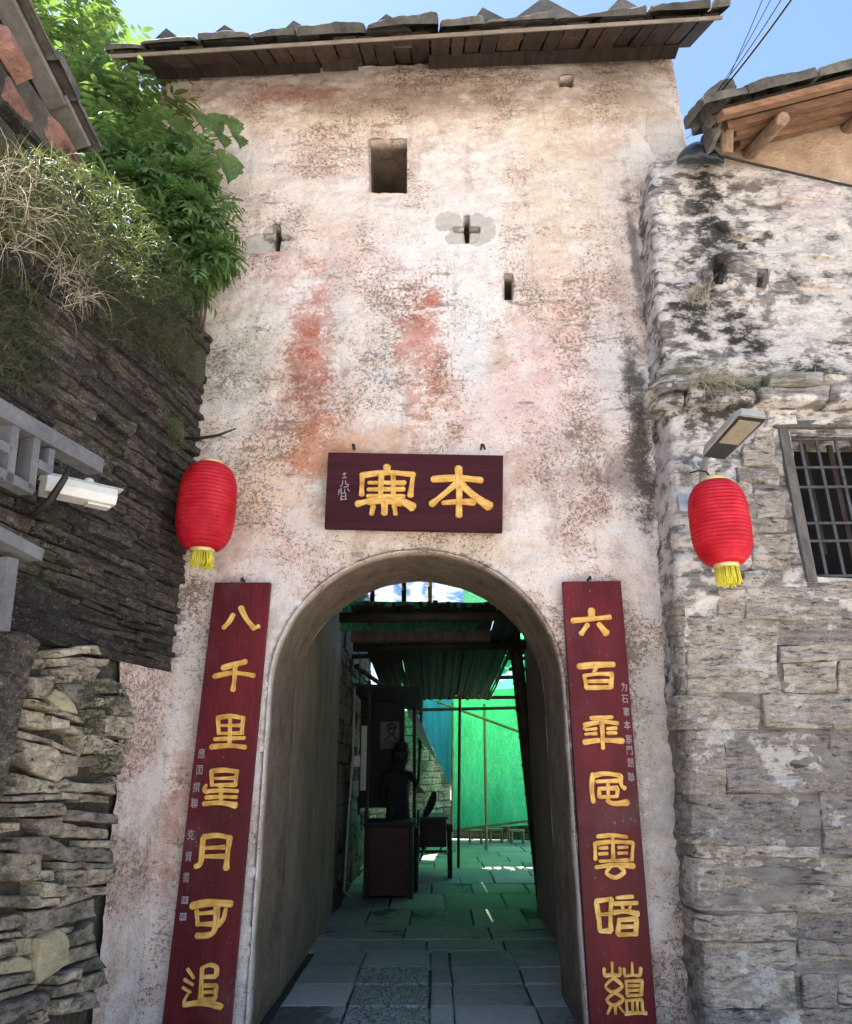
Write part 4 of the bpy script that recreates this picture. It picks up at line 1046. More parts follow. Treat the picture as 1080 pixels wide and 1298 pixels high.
# ------------------------------------------------------------------ lanterns
t = NT('red_lantern_cloth')
n1 = t.noise(7, 6, .65)
t.put(t.b.inputs['Base Color'], t.ramp(n1, [(.3, (.40, .005, .012)), (.5, (.60, .010, .028)), (.7, (.74, .04, .06))]))
t.b.inputs['Roughness'].default_value = .55
t.b.inputs['Specular IOR Level'].default_value = .35
tr = t.n.new('ShaderNodeBsdfTranslucent'); tr.inputs[0].default_value = (.85, .02, .03, 1)
mx = t.n.new('ShaderNodeMixShader'); mx.inputs[0].default_value = .28
t.l.new(t.b.outputs[0], mx.inputs[1]); t.l.new(tr.outputs[0], mx.inputs[2]); t.l.new(mx.outputs[0], t.out.inputs[0])
M['lantern'] = t.m
M['brass'] = simple('pale_gold_ring', (.55, .42, .16), (.78, .66, .34), 12, .45, .1, spec=.5, metal=.3)
M['tassel'] = simple('yellow_tassel', (.55, .46, .03), (.86, .76, .10), 30, .8, .1)
def lantern(px_top, px_bot, wpx, y, label, hook=None, ribs=22):
    a, b = PY(*px_top, y), PY(*px_bot, y)
    h = a.z - b.z; c = Vector(((a.x + b.x) / 2, y, b.z))
    r = (PY(px_top[0] + wpx, (px_top[1] + px_bot[1]) / 2, y) - PY(px_top[0], (px_top[1] + px_bot[1]) / 2, y)).length / 2
    root = thing('red_lantern', c - Vector((0, 0, .2)), label, 'lantern', 'red lanterns beside the gate')
    prof = []
    NR = ribs * 6
    for i in range(NR + 1):
        s = i / NR; x = abs(2 * s - 1)
        rr = r * (.42 + .58 * (1 - x ** 3.0) ** .55)
        rr *= 1 - .055 * (1 - abs(math.sin(math.pi * s * ribs)) ** .6)
        prof.append((rr, h * s))
    mb = MB().lathe(prof, c, 48)
    for q in mb.v:
        d_ = Vector((q.x - c.x, q.y - c.y, 0)); an = math.atan2(d_.y, d_.x)
        kk = 1 + .012 * noise.noise((math.cos(an) * 2 + c.x, math.sin(an) * 2, (q.z - c.z) * 5)) - .007 * abs(math.cos(an * 6)) ** 8
        q.x = c.x + d_.x * kk; q.y = c.y + d_.y * kk; q.z += .004 * noise.noise((an * 1.3 + c.x, q.z * 9, 3))
    mb.build('body', M['lantern'], root, True)
    for i in range(1, ribs):
        pass
    rt = r * .40
    MB().lathe([(rt * .2, h - .005), (rt * 1.05, h - .006), (rt * 1.08, h + .02), (rt * .95, h + .03), (rt * .2, h + .03)], c, 24).build('top_ring', M['brass'], root, True)
    MB().lathe([(rt * .2, .012), (rt * 1.05, .01), (rt * 1.05, -.018), (rt * .9, -.022), (rt * .2, -.02)], c, 24).build('bottom_ring', M['brass'], root, True)
    mb = MB(); rnd = random.Random(3)
    for k in range(120):
        ang = rnd.uniform(0, 6.283); q = rt * .95 * math.sqrt(rnd.uniform(.25, 1))
        p = c + Vector((math.cos(ang) * q, math.sin(ang) * q, -.015)); L = rnd.uniform(.085, .112)
        mb.tube([p, p + Vector((math.cos(ang) * .004, math.sin(ang) * .004, -L * .5)), p + Vector((rnd.uniform(-.01, .01), rnd.uniform(-.01, .01), -L))], .0034, 4)
    mb.build('tassel', M['tassel'], root, True)
    top = c + Vector((0, 0, h + .03))
    if hook is None: hook = top + Vector((0, .3, .06))
    MB().tube([top + Vector((0, 0, -.01)), top.lerp(hook, .25) + Vector((0, 0, .035)), top.lerp(hook, .6) + Vector((0, 0, .03)), hook], .006, 6).build('hanger', M['iron_dark'], root, True)
    return root
lantern((266, 590), (258, 697), 73, -.36, 'red ribbed lantern hanging left of the gate in front of the tower corner', PY(268, 588, .01))
lp = PY(900, 606, -.85)
lantern((903, 612), (922, 716), 74, -.85, 'red ribbed lantern hanging right of the gate under the street lamp', lp + Vector((-.02, .25, .14)))

# ------------------------------------------------------------------ street lamp
M['lamp_grey'] = simple('grey_lamp_housing', (.24, .23, .22), (.36, .35, .34), 10, .5, .1, spec=.5)
M['lamp_black'] = simple('black_lamp_face', (.012, .011, .011), (.035, .033, .032), 8, .35, .1, spec=.5)
M['lamp_panel'] = simple('cream_led_panel', (.22, .19, .13), (.34, .30, .21), 5, .3, .05, spec=.5)
M['galv'] = simple('galvanised_steel', (.30, .31, .33), (.5, .51, .53), 14, .45, .1, metal=.5, spec=.5)
wall_p = PY(864, 640, RY - .02)
lampt = thing('street_lamp', wall_p, 'grey flat-headed wall street lamp pointing outward above the right lantern', 'street lamp')
MB().bevbox((wall_p.x - .03, RY - .06, wall_p.z - .06), (wall_p.x + .10, RY + .0, wall_p.z + .06), .006).build('wall_bracket', M['galv'], lampt)
h0 = PY(905, 580, -.78)
MB().tube([wall_p + Vector((.05, -.06, 0)), wall_p + Vector((.08, -.2, .06)), h0.lerp(wall_p, .35) + Vector((.0, -.05, .06)), h0], .027, 12).build('arm', M['galv'], lampt, True)
h1 = PY(950, 533, -1.18)
hd = (h1 - h0).normalized(); hs = Vector((1, .12, -.06)); hs = (hs - hd * hs.dot(hd)).normalized(); hu = hs.cross(hd).normalized()
if hu.z < 0: hu = -hu
def HP(a, b, c): return h0 + hd * a + hs * b + hu * c
L = (h1 - h0).length
bm = bmesh.new()
rg = []
for cc, g in ((0, 0), (.045, -.012)):
    for a, b in ((-.03, -.055), (.06, -.092), (L, -.098), (L + .05, -.075), (L + .05, .075), (L, .098), (.06, .092), (-.03, .055)):
        rg.append(bm.verts.new(HP(a, b * (1 + g * 3), cc)))
bm.faces.new(rg[:8]); bm.faces.new(rg[8:][::-1])
for i in range(8): bm.faces.new([rg[i], rg[8 + i], rg[8 + (i + 1) % 8], rg[(i + 1) % 8]])
bmesh.ops.bevel(bm, geom=bm.edges[:], offset=.006, segments=2, affect='EDGES', profile=.5)
head = objbm('lamp_head', bm, M['lamp_grey'], lampt, False)
MB().hexa([HP(.0, -.07, -.004), HP(L + .03, -.085, -.004), HP(L + .03, .085, -.004), HP(.0, .07, -.004), HP(.0, -.07, .002), HP(L + .03, -.085, .002), HP(L + .03, .085, .002), HP(.0, .07, .002)]).build('lamp_face', M['lamp_black'], head)
MB().hexa([HP(L * .42, -.062, -.009), HP(L + .0, -.066, -.009), HP(L + .0, .066, -.009), HP(L * .42, .062, -.009), HP(L * .42, -.062, -.003), HP(L, -.066, -.003), HP(L, .066, -.003), HP(L * .42, .062, -.003)]).build('led_panel', M['lamp_panel'], head)
q = PY(868, 586, RY - .02)
br = thing('wall_bracket', q, 'small grey bracket arm on the wall left of the lamp head', 'bracket')
MB().tube([q + Vector((0, .04, 0)), q + Vector((.03, -.12, .01)), PY(898, 582, -.74)], .014, 8).build('rod', M['galv'], br, True)
MB().tube([q + Vector((.0, -.02, .03)), q + Vector((.03, -.08, -.04)), q + Vector((.05, -.1, -.09))], .010, 6).build('strut', M['galv'], br, True)

# ------------------------------------------------------------------ floodlight / camera box on the left wall
M['ivory'] = simple('ivory_white_metal', (.60, .585, .52), (.78, .77, .70), 6, .45, .08, spec=.5)
c0 = PY(54, 615, -1.55); c1 = PY(143, 634, -1.30)
cx_ = (c1 - c0).normalized(); cyv = Vector((.25, -1, 0)); cyv = (cyv - cx_ * cyv.dot(cx_)).normalized(); cz = cx_.cross(cyv).normalized()
if cz.z < 0: cz = -cz
Lc = (c1 - c0).length
def CPt(a, b, c): return c0 + cx_ * a + cyv * b + cz * c
box = thing('camera_housing', c0 + Vector((0, .2, -.1)), 'ivory white box-shaped camera housing on a black bracket at the left wall', 'security camera')
sec = [(-.055, -.045), (.055, -.045), (.070, .0), (.055, .045), (-.055, .045), (-.07, 0)]
def prism(a0, a1, sc_, name, mat, par, sh=0):
    bm = bmesh.new()
    r0 = [bm.verts.new(CPt(a0, b * sc_, c * sc_ + sh)) for b, c in sec]; r1 = [bm.verts.new(CPt(a1, b * sc_, c * sc_ + sh)) for b, c in sec]
    bm.faces.new(r0[::-1]); bm.faces.new(r1)
    for i in range(6): bm.faces.new([r0[i], r0[(i + 1) % 6], r1[(i + 1) % 6], r1[i]])
    bmesh.ops.bevel(bm, geom=bm.edges[:], offset=.004, segments=2, affect='EDGES', profile=.5)
    return objbm(name, bm, mat, par, False)
body = prism(0, Lc, 1, 'housing', M['ivory'], box)
MB().hexa([CPt(-.01, -.064, .046), CPt(Lc + .03, -.064, .046), CPt(Lc + .03, .064, .046), CPt(-.01, .064, .046), CPt(-.01, -.05, .058), CPt(Lc + .03, -.05, .058), CPt(Lc + .03, .05, .058), CPt(-.01, .05, .058)]).build('hood', M['ivory'], box)
for b in (-.018, .018):
    MB().lathe([(.001, 0), (.010, 0), (.010, .004), (.001, .004)], CPt(Lc - .001, b, -.005), 12, cx_).build('screw_hole', M['iron_dark'], body, True)
MB().lathe([(.001, 0), (.026, 0), (.028, .012), (.022, .03), (.001, .03)], CPt(Lc * .62, .0, .058), 14, cz).build('cap', M['ivory'], box, True)
MB().hexa([CPt(Lc * .62, -.03, -.058), CPt(Lc * .95, -.03, -.058), CPt(Lc * .95, .03, -.058), CPt(Lc * .62, .03, -.058), CPt(Lc * .62, -.03, -.046), CPt(Lc * .95, -.03, -.046), CPt(Lc * .95, .03, -.046), CPt(Lc * .62, .03, -.046)]).build('base_plate', M['ivory'], box)
MB().tube([PY(88, 590, -1.62), PY(82, 606, -1.62), PY(64, 634, -1.6), PY(40, 655, -1.55)], [.008, .016, .02, .018], 8).build('bracket', M['iron_dark'], box, True)
MB().tube([PY(66, 630, -1.6), CPt(.06, .0, -.04)], .016, 8).build('joint', M['iron_dark'], box, True)

# ------------------------------------------------------------------ grey lattice railing on the far left
RO = .42
def lp_(u, v): return PN(u, v, LO + LN * RO, LN)
rail = thing('lattice_railing', lp_(40, 600), 'blue-grey wooden lattice railing jutting in at the left edge', 'railing')
def lbar(a, b, w, d, name):
    return MB().bar(lp_(*a), lp_(*b), d, w, LN.cross((lp_(*b) - lp_(*a)).normalized())).build(name, M['rail'], rail)
def rail_bar(a, b, w, name, d=.07):
    A, B = lp_(*a), lp_(*b)
    return MB().bar(A, B, d, w, (B - A).normalized().cross(LN)).build(name, M['rail'], rail)
rail_bar((-60, 490), (121, 592), .075, 'top_rail', .09)
rail_bar((-14, 596), (34, 622), .04, 'lower_rail')
rail_bar((12, 540), (3, 612), .04, 'upright')
rail_bar((39, 557), (31, 622), .04, 'upright')
rail_bar((58, 570), (55, 598), .035, 'upright')
rail_bar((-12, 562), (6, 572), .04, 'cross_piece')
rail_bar((40, 588), (57, 597), .04, 'cross_piece')
rail_bar((-40, 545), (-44, 600), .04, 'upright')
RO2 = .5
post = thing('railing_post', PN(0, 760, LO + LN * .5, LN) - Vector((0, 0, .4)), 'blue-grey post with a flat cap at the lower left edge', 'post')
A, B = PN(-60, 655, LO + LN * .5, LN), PN(39, 705, LO + LN * .5, LN)
MB().bar(A, B, .12, .05, (B - A).normalized().cross(LN)).build('cap', M['rail'], post)
A, B = PN(6, 708, LO + LN * .48, LN), PN(-6, 800, LO + LN * .48, LN)
MB().bar(A, B, .08, .06, (B - A).normalized().cross(LN)).build('shaft', M['rail'], post)

# rough stone pillar close on the left
pil = [( -70, 806), (-20, 800), (36, 800), (47, 812), (34, 880), (24, 940), (12, 1000), (-6, 1060), (-70, 1120)]
PO = .40
def lA2(u, v):
    p = PN(u, v, LO + LN * PO, LN); d = p - LO; return (d.dot(LD), p.z)
pv = rock('stone_pillar', [lA2(u, v) for u, v in pil], lambda s, z, o: lframe(s, z, PO - .12 + o), .12, None, M['stone_dark'], 5, .08, 40, .04, .05, fine=.05)
tag(pv, 'dark smooth slab of stone standing at the lower left edge', 'stone slab')

# dead twig sticking out of the wall
tw = [PY(228, 556, -.25), PY(250, 556, -.28), PY(276, 552, -.34), PY(299, 543, -.4)]
mb = MB().tube(tw, [.011, .012, .010, .004], 6); mb.tube([tw[1], PY(260, 562, -.3)], [.005, .002], 5); mb.tube([tw[2], PY(288, 556, -.36)], [.005, .002], 5)
tag(mb.build('dead_twig', M['iron_dark'], None, True), 'dark dead twig poking out of the wall above the left lantern', 'twig')

# overhead cables
M['cable'] = simple('black_cable', (.012, .012, .013), (.03, .03, .03), 5, .6, .05)
def cable(pts, r, label):
    P3 = [Vector(p) for p in pts]
    tag(MB().tube(P3, r, 6).build('cable', M['cable'], None, True), label, 'cable', 'cables at the right roof corner')
def cab(a, b, r, label, sag=.03):
    A, B = Vector(a), Vector(b)
    cable([A.lerp(B, i / 10) - Vector((0, 0, sag * 4 * (i / 10) * (1 - i / 10))) for i in range(11)], r, label)
cab(PY(912, 118, -.95), PY(1018, -22, -1.7), .008, 'thickest black cable rising from the right roof corner', .02)
cab(PY(909, 116, -.95), PY(1002, -20, -1.75), .004, 'thin black cable rising just left of the thickest cable')
cab(PY(905, 122, -.95), PY(988, -22, -1.75), .003, 'faint thin cable third from the left above the right roof')
cab(PY(898, 150, -.8), PY(975, -22, -1.8), .003, 'leftmost thin cable rising from the right roof corner')
cab(PY(870, 176, -.4), PY(915, 110, -.95), .0025, 'thin cable dropping from roof corner to the plastic sheet', .05)
cab(PY(890, 192, -.6), PY(1300, 282, -.6), .010, 'dark cable strung across the white wall under the right eave', .02)

# ------------------------------------------------------------------ roof corner of the house above the left wall
T0, S0 = PY(113, 188, -1.0), PY(14, -10, -1.75)
ldir = (S0 - T0).normalized(); S1 = S0 + ldir * 1.2
M['brick_red'] = simple('reddish_broken_brick', (.16, .075, .055), (.40, .22, .17), 9, .9, .8, .012, vary=.25)
M['wood_plank'] = simple('weathered_verge_board', (.10, .085, .07), (.27, .24, .20), 4, .8, .5, .004, (1, 1, 1))
back = Vector((-1, .15, .12)).normalized()          # away from the alley
hl = thing('left_house', LO + LD * 2.0 - LN * 2.2 + Vector((0, 0, 4.4)), 'house corner with plank and slate eave above the left wall', 'house')
def LR(a, b, c): return T0 + ldir * a + back * b + Vector((0, 0, 1)) * c
lroof = MB().hexa([LR(.0, .02, .03), LR(3.0, .02, .03), LR(3.0, 2.0, .35), LR(.0, 2.0, .35), LR(.0, .02, .06), LR(3.0, .02, .06), LR(3.0, 2.0, .38), LR(.0, 2.0, .38)]).build('roof', M['wood_dark'], hl)
MB().bar(LR(.28, .075, -.015), LR(3.0, .075, -.015), .15, .035, (0, 0, 1)).build('verge_board', M['wood_plank'], lroof)
MB().bar(LR(-.0, .07, .0), LR(.32, .07, .005), .17, .03, (0, 0, 1)).build('verge_board', M['wood_plank'], lroof)
MB().bar(LR(.2, .30, -.03), LR(3.0, .30, -.03), .12, .05, (0, 0, 1)).build('batten', M['wood_dark'], lroof)
rnd = random.Random(12)
a = -.06
i = 0
while a < 2.6:
    w = rnd.uniform(.25, .42)
    rock('roof_slate', [(a, -.07 + rnd.uniform(-.02, .02)), (a + w, -.07 + rnd.uniform(-.02, .02)), (a + w, .5), (a, .5)], lambda p, q, o: LR(p, q, .06 + o), rnd.uniform(.035, .06), lroof, M['slate_roof'], 70 + i, .06, 18, .01, .05)
    a += w; i += 1
for i, (pp, y) in enumerate([([(34, 158), (62, 147), (80, 165), (70, 180), (50, 192), (36, 178)], -1.25), ([(0, 40), (18, 46), (24, 66), (2, 76), (-12, 60)], -1.95), ([(-10, 95), (14, 96), (26, 124), (12, 138), (-10, 132)], -1.6), ([(66, 176), (86, 172), (92, 196), (70, 198)], -1.12), ([(48, 186), (68, 178), (74, 192), (58, 200)], -1.2)]):
    pts = [(PY(u, v, y).x, PY(u, v, y).z) for u, v in pp][::-1]
    rock('broken_brick', pts, lambda a, b, o, y=y: Vector((a, y - o, b)), .07, hl, M['brick_red'], 80 + i, .22, 20, .16, .2)
MB().hexa([lframe(.9, 4.45, -.5), lframe(4.2, 4.35, -.5), lframe(4.2, 4.35, -3), lframe(.9, 4.45, -3), lframe(.9, 5.6, -.5), lframe(4.2, 6.2, -.5), lframe(4.2, 6.2, -3), lframe(.9, 5.6, -3)]).build('house_wall', M['mortar'], hl)

# ------------------------------------------------------------------ earth bank on top of the left wall
M['earth'] = simple('dark_earth', (.035, .03, .02), (.10, .085, .055), 6, .95, .8, .03)
vv = []; ff = []
NI, NJ = 40, 26
for j in range(NJ + 1):
    for i in range(NI + 1):
        s = .12 + 3.0 * i / NI
        k = j / NJ
        o = .06 - 2.6 * max(0, k - .35) / .65 if k > .35 else .06 - .02 * k
        z = (4.30 + .85 * k if k < .35 else 4.60 + .40 * (k - .35) / .65)
        o2 = o + .07 * fn((s, z, 1), 2.3, 4) + (.05 if k < .35 else 0) * math.sin(k * 9)
        z2 = z + .08 * fn((s, o, 4), 1.8, 4) + .25 * max(0, .5 - s) * min(1, k * 2)
        vv.append(lframe(s, z2, o2))
for j in range(NJ):
    for i in range(NI):
        a = j * (NI + 1) + i; ff.append([a, a + 1, a + NI + 2, a + NI + 1])
tag(obj('earth_bank', vv, ff, M['earth']), kind='structure')

# ------------------------------------------------------------------ foliage
def leaf_mat(name, c1, c2, tr=.35, vary=.25):
    t = NT(name)
    n1 = t.noise(5, 3, .5)
    col = t.ramp(t.math('MULTIPLY_ADD', n1, .6, t.math('MULTIPLY', t.noise(40, 2, .5), .4)), [(.3, c1), (.7, c2)])
    t.put(t.b.inputs['Base Color'], col); t.b.inputs['Roughness'].default_value = .5; t.b.inputs['Specular IOR Level'].default_value = .35
    tb = t.n.new('ShaderNodeBsdfTranslucent'); t.put(tb.inputs[0], t.mix(1.0, col, (1.35, 1.5, .8), 'MULTIPLY'))
    mx = t.n.new('ShaderNodeMixShader'); mx.inputs[0].default_value = tr
    t.l.new(t.b.outputs[0], mx.inputs[1]); t.l.new(tb.outputs[0], mx.inputs[2]); t.l.new(mx.outputs[0], t.out.inputs[0])
    return t.m
M['leaf_tree'] = leaf_mat('fresh_green_leaf', (.065, .115, .035), (.20, .28, .09), .5)
M['leaf_shrub'] = leaf_mat('deep_green_leaf', (.06, .12, .045), (.21, .32, .115), .42)
M['leaf_big'] = leaf_mat('broad_green_leaf', (.06, .10, .035), (.19, .26, .09), .4)
M['grass_dry'] = simple('straw_dry_grass', (.30, .24, .15), (.60, .52, .37), 20, .85, .1)
M['grass_green'] = leaf_mat('wall_grass_green', (.022, .034, .012), (.24, .27, .12), .3)
M['moss_green'] = leaf_mat('dark_creeper_green', (.018, .028, .012), (.13, .14, .065), .25)
M['bark'] = simple('brown_stem_bark', (.06, .045, .03), (.14, .11, .07), 12, .9, .5)

def leaf_geo(base, d, up, L, W, curl=.25, V=.25):
    """lance-shaped leaf: 4 cross sections, folded along the midrib"""
    d = d.normalized(); side = d.cross(up)
    if side.length < 1e-4: side = d.cross(Vector((1, 0, 0)))
    side.normalize(); n = side.cross(d).normalized()
    v = [base]; f = []
    for s, w in ((.3, .9), (.62, .8)):
        m = base + d * (L * s) - n * (curl * L * s * s)
        v += [m + side * (W * w / 2) + n * (V * W * .5), m, m - side * (W * w / 2) + n * (V * W * .5)]
    v.append(base + d * L - n * (curl * L))
    f = [[0, 2, 1], [0, 3, 2], [1, 2, 5, 4], [2, 3, 6, 5], [4, 5, 7], [5, 6, 7]]
    return v, f
def frond(mb, base, d, L, n, lw, ll, rnd, droop=.35):
    d = d.normalized(); p = Vector(base); step = L / n
    sd_ = d.cross(Vector((0, 0, 1)))
    if sd_.length < .05: sd_ = Vector((1, 0, 0))
    sd_.normalize()
    for i in range(n):
        d = (d + Vector((0, 0, -droop / n))).normalized(); p = p + d * step
        upv = sd_.cross(d)
        for sg in (-1, 1):
            if i < n * .15: continue
            k = .6 + .4 * math.sin(math.pi * (i + 1) / (n + 1))
            q = (d * .55 + sd_ * sg + Vector((0, 0, rnd.uniform(-.45, .0)))).normalized()
            mb.add(*leaf_geo(p, q, upv, ll * k * rnd.uniform(.8, 1.2), lw * k * rnd.uniform(.8, 1.15), rnd.uniform(.1, .4)))
    mb.add(*leaf_geo(p, d, sd_.cross(d), ll, lw, .3))

def rdir(rnd, up=.4):
    while True:
        v = Vector((rnd.uniform(-1, 1), rnd.uniform(-1, 1), rnd.uniform(-1, 1)))
        if .1 < v.length < 1:
            v = v.normalized(); v.z = v.z * .8 + up; return v.normalized()

# tall pinnate-leaved tree behind the roof corner
tb_ = lframe(.35, 4.8, -1.2)
tree = thing('leafy_tree', tb_, 'light green feathery-leaved tree growing behind the left roof corner', 'tree')
rnd = random.Random(21)
tips = []
trunk = MB()
c_top = PY(75, 40, .15)
trunk.tube([tb_, tb_.lerp(c_top, .35) + Vector((.08, 0, 0)), tb_.lerp(c_top, .75), c_top], [.06, .045, .03, .012], 8)
cl = [(95, 22, .1, 46), (60, 18, .0, 40), (118, 70, .1, 42), (80, 70, .1, 45), (125, 118, .0, 46), (95, 130, .1, 44), (150, 140, -.05, 40), (170, 165, -.1, 42), (130, 185, -.1, 40), (40, -10, .1, 40), (160, 110, .2, 36), (190, 130, .15, 36), (110, -20, .2, 40), (185, 200, -.2, 34), (60, 95, .3, 50), (205, 160, .1, 32)]
crown = MB()
for (u, v, y, rp) in cl:
    c = PY(u, v, y); r = (PY(u + rp, v, y) - c).length
    trunk.tube([tb_.lerp(c_top, rnd.uniform(.2, .6)), tb_.lerp(c, .6) + Vector((0, 0, .12)), c], [.018, .012, .005], 5)
    for k in range(17):
        dd = rdir(rnd, .25); b0 = c + dd * r * rnd.uniform(.0, .55)
        frond(crown, b0, (dd + rdir(rnd, .1) * .5), rnd.uniform(.26, .44), 6, .058, .165, rnd, rnd.uniform(.3, .9))
trunk.build('trunk', M['bark'], tree, True)
crown.build('crown', M['leaf_tree'], tree, False)

# dense darker shrub hanging over the wall in front of the tower
sb_ = lframe(.12, 4.55, .0)
shrub = thing('fern_shrub', sb_, 'dense narrow-leaved green shrub spilling over the left wall onto the tower', 'shrub')
st = MB(); fo = MB()
cl = [(200, 232, -.45, 30), (165, 235, -.5, 32), (225, 255, -.45, 30), (205, 290, -.42, 34), (245, 300, -.42, 28), (170, 285, -.45, 30), (215, 330, -.38, 32), (258, 330, -.40, 22), (190, 340, -.36, 28), (235, 358, -.36, 24), (145, 245, -.5, 26), (275, 318, -.42, 16), (262, 270, -.45, 26), (240, 260, -.48, 30), (150, 205, -.4, 34), (120, 225, -.45, 30), (240, 225, -.42, 24), (180, 205, -.4, 30), (215, 200, -.35, 30)]
for (u, v, y, rp) in cl:
    c = PY(u, v, y); r = (PY(u + rp, v, y) - c).length
    st.tube([sb_, sb_.lerp(c, .5) + Vector((0, -.03, .08)), c], [.014, .009, .004], 5)
    for k in range(30):
        dd = rdir(rnd, .0); b0 = c + dd * r * rnd.uniform(.0, .6)
        L = rnd.uniform(.16, .30)
        q = (dd + Vector((.35, -.35, -.25)) + rdir(rnd, 0) * .4).normalized()
        if rnd.random() < .6:
            for w in range(5): fo.add(*leaf_geo(b0, (q + rdir(rnd, 0) * .7).normalized(), Vector((0, -.4, 1)), rnd.uniform(.16, .26), rnd.uniform(.045, .07), rnd.uniform(.2, .6)))
        else:
            frond(fo, b0, q, L, 6, .036, .10, rnd, rnd.uniform(.5, 1.1))
st.build('stem', M['bark'], shrub, True)
fo.build('foliage', M['leaf_shrub'], shrub, False)

# broad-leaved sapling against the tower: every big leaf a piece
bb_ = PY(215, 215, -.25)
broad = thing('broad_leaved_sapling', bb_, 'sapling with large toothed leaves hanging in front of the tower wall', 'sapling')
stem = MB()
def big_leaf(c, d, up, L, W, rnd):
    d = d.normalized(); side = d.cross(up).normalized(); n = side.cross(d).normalized()
    prof = [(.0, .10), (.08, .55), (.2, .85), (.33, 1.0), (.46, .93), (.58, .86), (.7, .66), (.82, .42), (.92, .2), (1, .0)]
    v = []; f = []
    for i, (s, w) in enumerate(prof):
        w = w * (1 + (.10 if i % 2 else -.08)); m = c + d * L * s - n * (.30 * L * s * s)
        for k in (-1, -.5, 0, .5, 1):
            v.append(m + side * (W / 2 * w * k) + n * (abs(k) * W * .12) + n * rnd.uniform(-.004, .004))
    for i in range(len(prof) - 1):
        for k in range(4):
            a = i * 5 + k; f.append([a, a + 1, a + 6, a + 5])
    return v, f
for (u, v, y, du, dv, L) in [(222, 150, -.30, 14, 16, 44), (240, 140, -.32, 22, 12, 46), (262, 148, -.36, 20, 18, 44), (250, 172, -.34, 12, 26, 46), (276, 170, -.40, 16, 14, 34), (286, 196, -.44, 12, 34, 50), (262, 198, -.40, 4, 28, 42), (232, 180, -.36, -6, 26, 40), (290, 150, -.40, 16, 22, 38), (206, 165, -.30, -12, 18, 40), (300, 172, -.42, 10, 12, 30), (245, 205, -.40, -4, 26, 36), (272, 222, -.42, 2, 18, 26), (215, 140, -.3, -14, 6, 36)]:
    c = PY(u, v, y); e = PY(u + du, v + dv, y - .10); d = e - c
    Lm = (PY(u + L, v, y) - c).length
    stem.tube([bb_, bb_.lerp(c, .6) + Vector((0, 0, .10)), c], [.009, .006, .003], 5)
    vv, ff = big_leaf(c, d, Vector((rnd.uniform(-.5, .5), -.6, 1)), Lm, Lm * .8, rnd)
    obj('leaf', vv, ff, M['leaf_big'], broad)
stem.build('stem', M['bark'], broad, True)

# grasses and creepers on the wall top
def blades(n, src, L, W, mat, name, label, cat, kind=None, seed=1, droop=1.2, out=(.6, -.6, .4), parent=None):
    rnd = random.Random(seed); v = []; f = []
    for _ in range(n):
        p = src(rnd); d = (Vector(out) + rdir(rnd, .2) * .9).normalized(); l = L * rnd.uniform(.5, 1.3); w = W * rnd.uniform(.6, 1.2)
        sd_ = d.cross(rdir(rnd, 0)).normalized(); k0 = len(v)
        for i in range(5):
            s = i / 4; ww = w * (1 - s * .85) / 2
            v += [p + sd_ * ww, p - sd_ * ww]
            d = (d + Vector((0, 0, -droop * .3))).normalized(); p = p + d * (l / 4)
        for i in range(4): f.append([k0 + 2 * i, k0 + 2 * i + 1, k0 + 2 * i + 3, k0 + 2 * i + 2])
    o = obj(name, v, f, mat, parent, False)
    if label: tag(o, label, cat, kind=kind)
    elif kind: o['kind'] = kind
    return o
def on_wall(poly, off0, off1):
    us = [p[0] for p in poly]; vs_ = [p[1] for p in poly]
    def src(rnd):
        while True:
            q = (rnd.uniform(min(us), max(us)), rnd.uniform(min(vs_), max(vs_)))
            if inside(q, poly):
                o = rnd.uniform(off0, off1); return PN(q[0], q[1], LO + LN * o, LN)
    return src
blades(2400, on_wall([(-20, 195), (60, 195), (140, 225), (225, 320), (236, 370), (190, 390), (110, 350), (60, 330), (-20, 300)], .08, .20), .17, .006, M['grass_green'], 'wall_grass', 'green grass and creepers covering the top of the left wall', 'grass', 'stuff', 3, 1.3)
blades(200, on_wall([(-10, 205), (45, 210), (60, 290), (40, 330), (-10, 320)], .16, .26), .38, .005, M['grass_dry'], 'dry_grass', 'long pale dry grass hanging at the top left of the wall', 'grass', 'stuff', 4, 2.0)
blades(160, on_wall([(60, 320), (110, 330), (130, 380), (80, 400)], .14, .2), .28, .004, M['grass_dry'], 'dry_grass', 'tangle of thin dry stalks hanging on the dark slate wall', 'grass', 'stuff', 5, 1.9)
blades(1800, on_wall([(110, 340), (245, 350), (250, 470), (235, 500), (190, 450), (130, 430)], .07, .16), .16, .006, M['moss_green'], 'creeper', 'dark green creeper below the shrub beside the tower', 'creeper', 'stuff', 6, 1.4)
blades(900, on_wall([(-10, 330), (60, 380), (80, 470), (40, 500), (-10, 480)], .08, .15), .12, .006, M['moss_green'], 'creeper', 'dark creeper on the slate wall above the lattice railing', 'creeper', 'stuff', 7, 1.4)
blades(260, on_wall([(210, 530), (232, 530), (232, 570), (215, 570)], .05, .1), .10, .004, M['grass_green'], 'grass_tuft', 'small yellow-green tuft on the wall corner beside the dead twig', 'grass', None, 8, 1.2)
blades(600, on_wall([(100, 860), (160, 870), (158, 950), (120, 990), (105, 930)], .07, .12), .05, .008, M['moss_green'], 'moss_patch', 'dark moss growing on the rubble stones under the beam', 'moss', 'stuff', 9, 1.0)
blades(130, lambda r: PY(r.uniform(868, 898), r.uniform(368, 384), RY - .05), .20, .0045, M['grass_dry'], 'grass_tuft', 'dry grass tuft hanging below the small square holes in the right wall', 'grass', None, 10, 1.6, (0, -.8, .5))
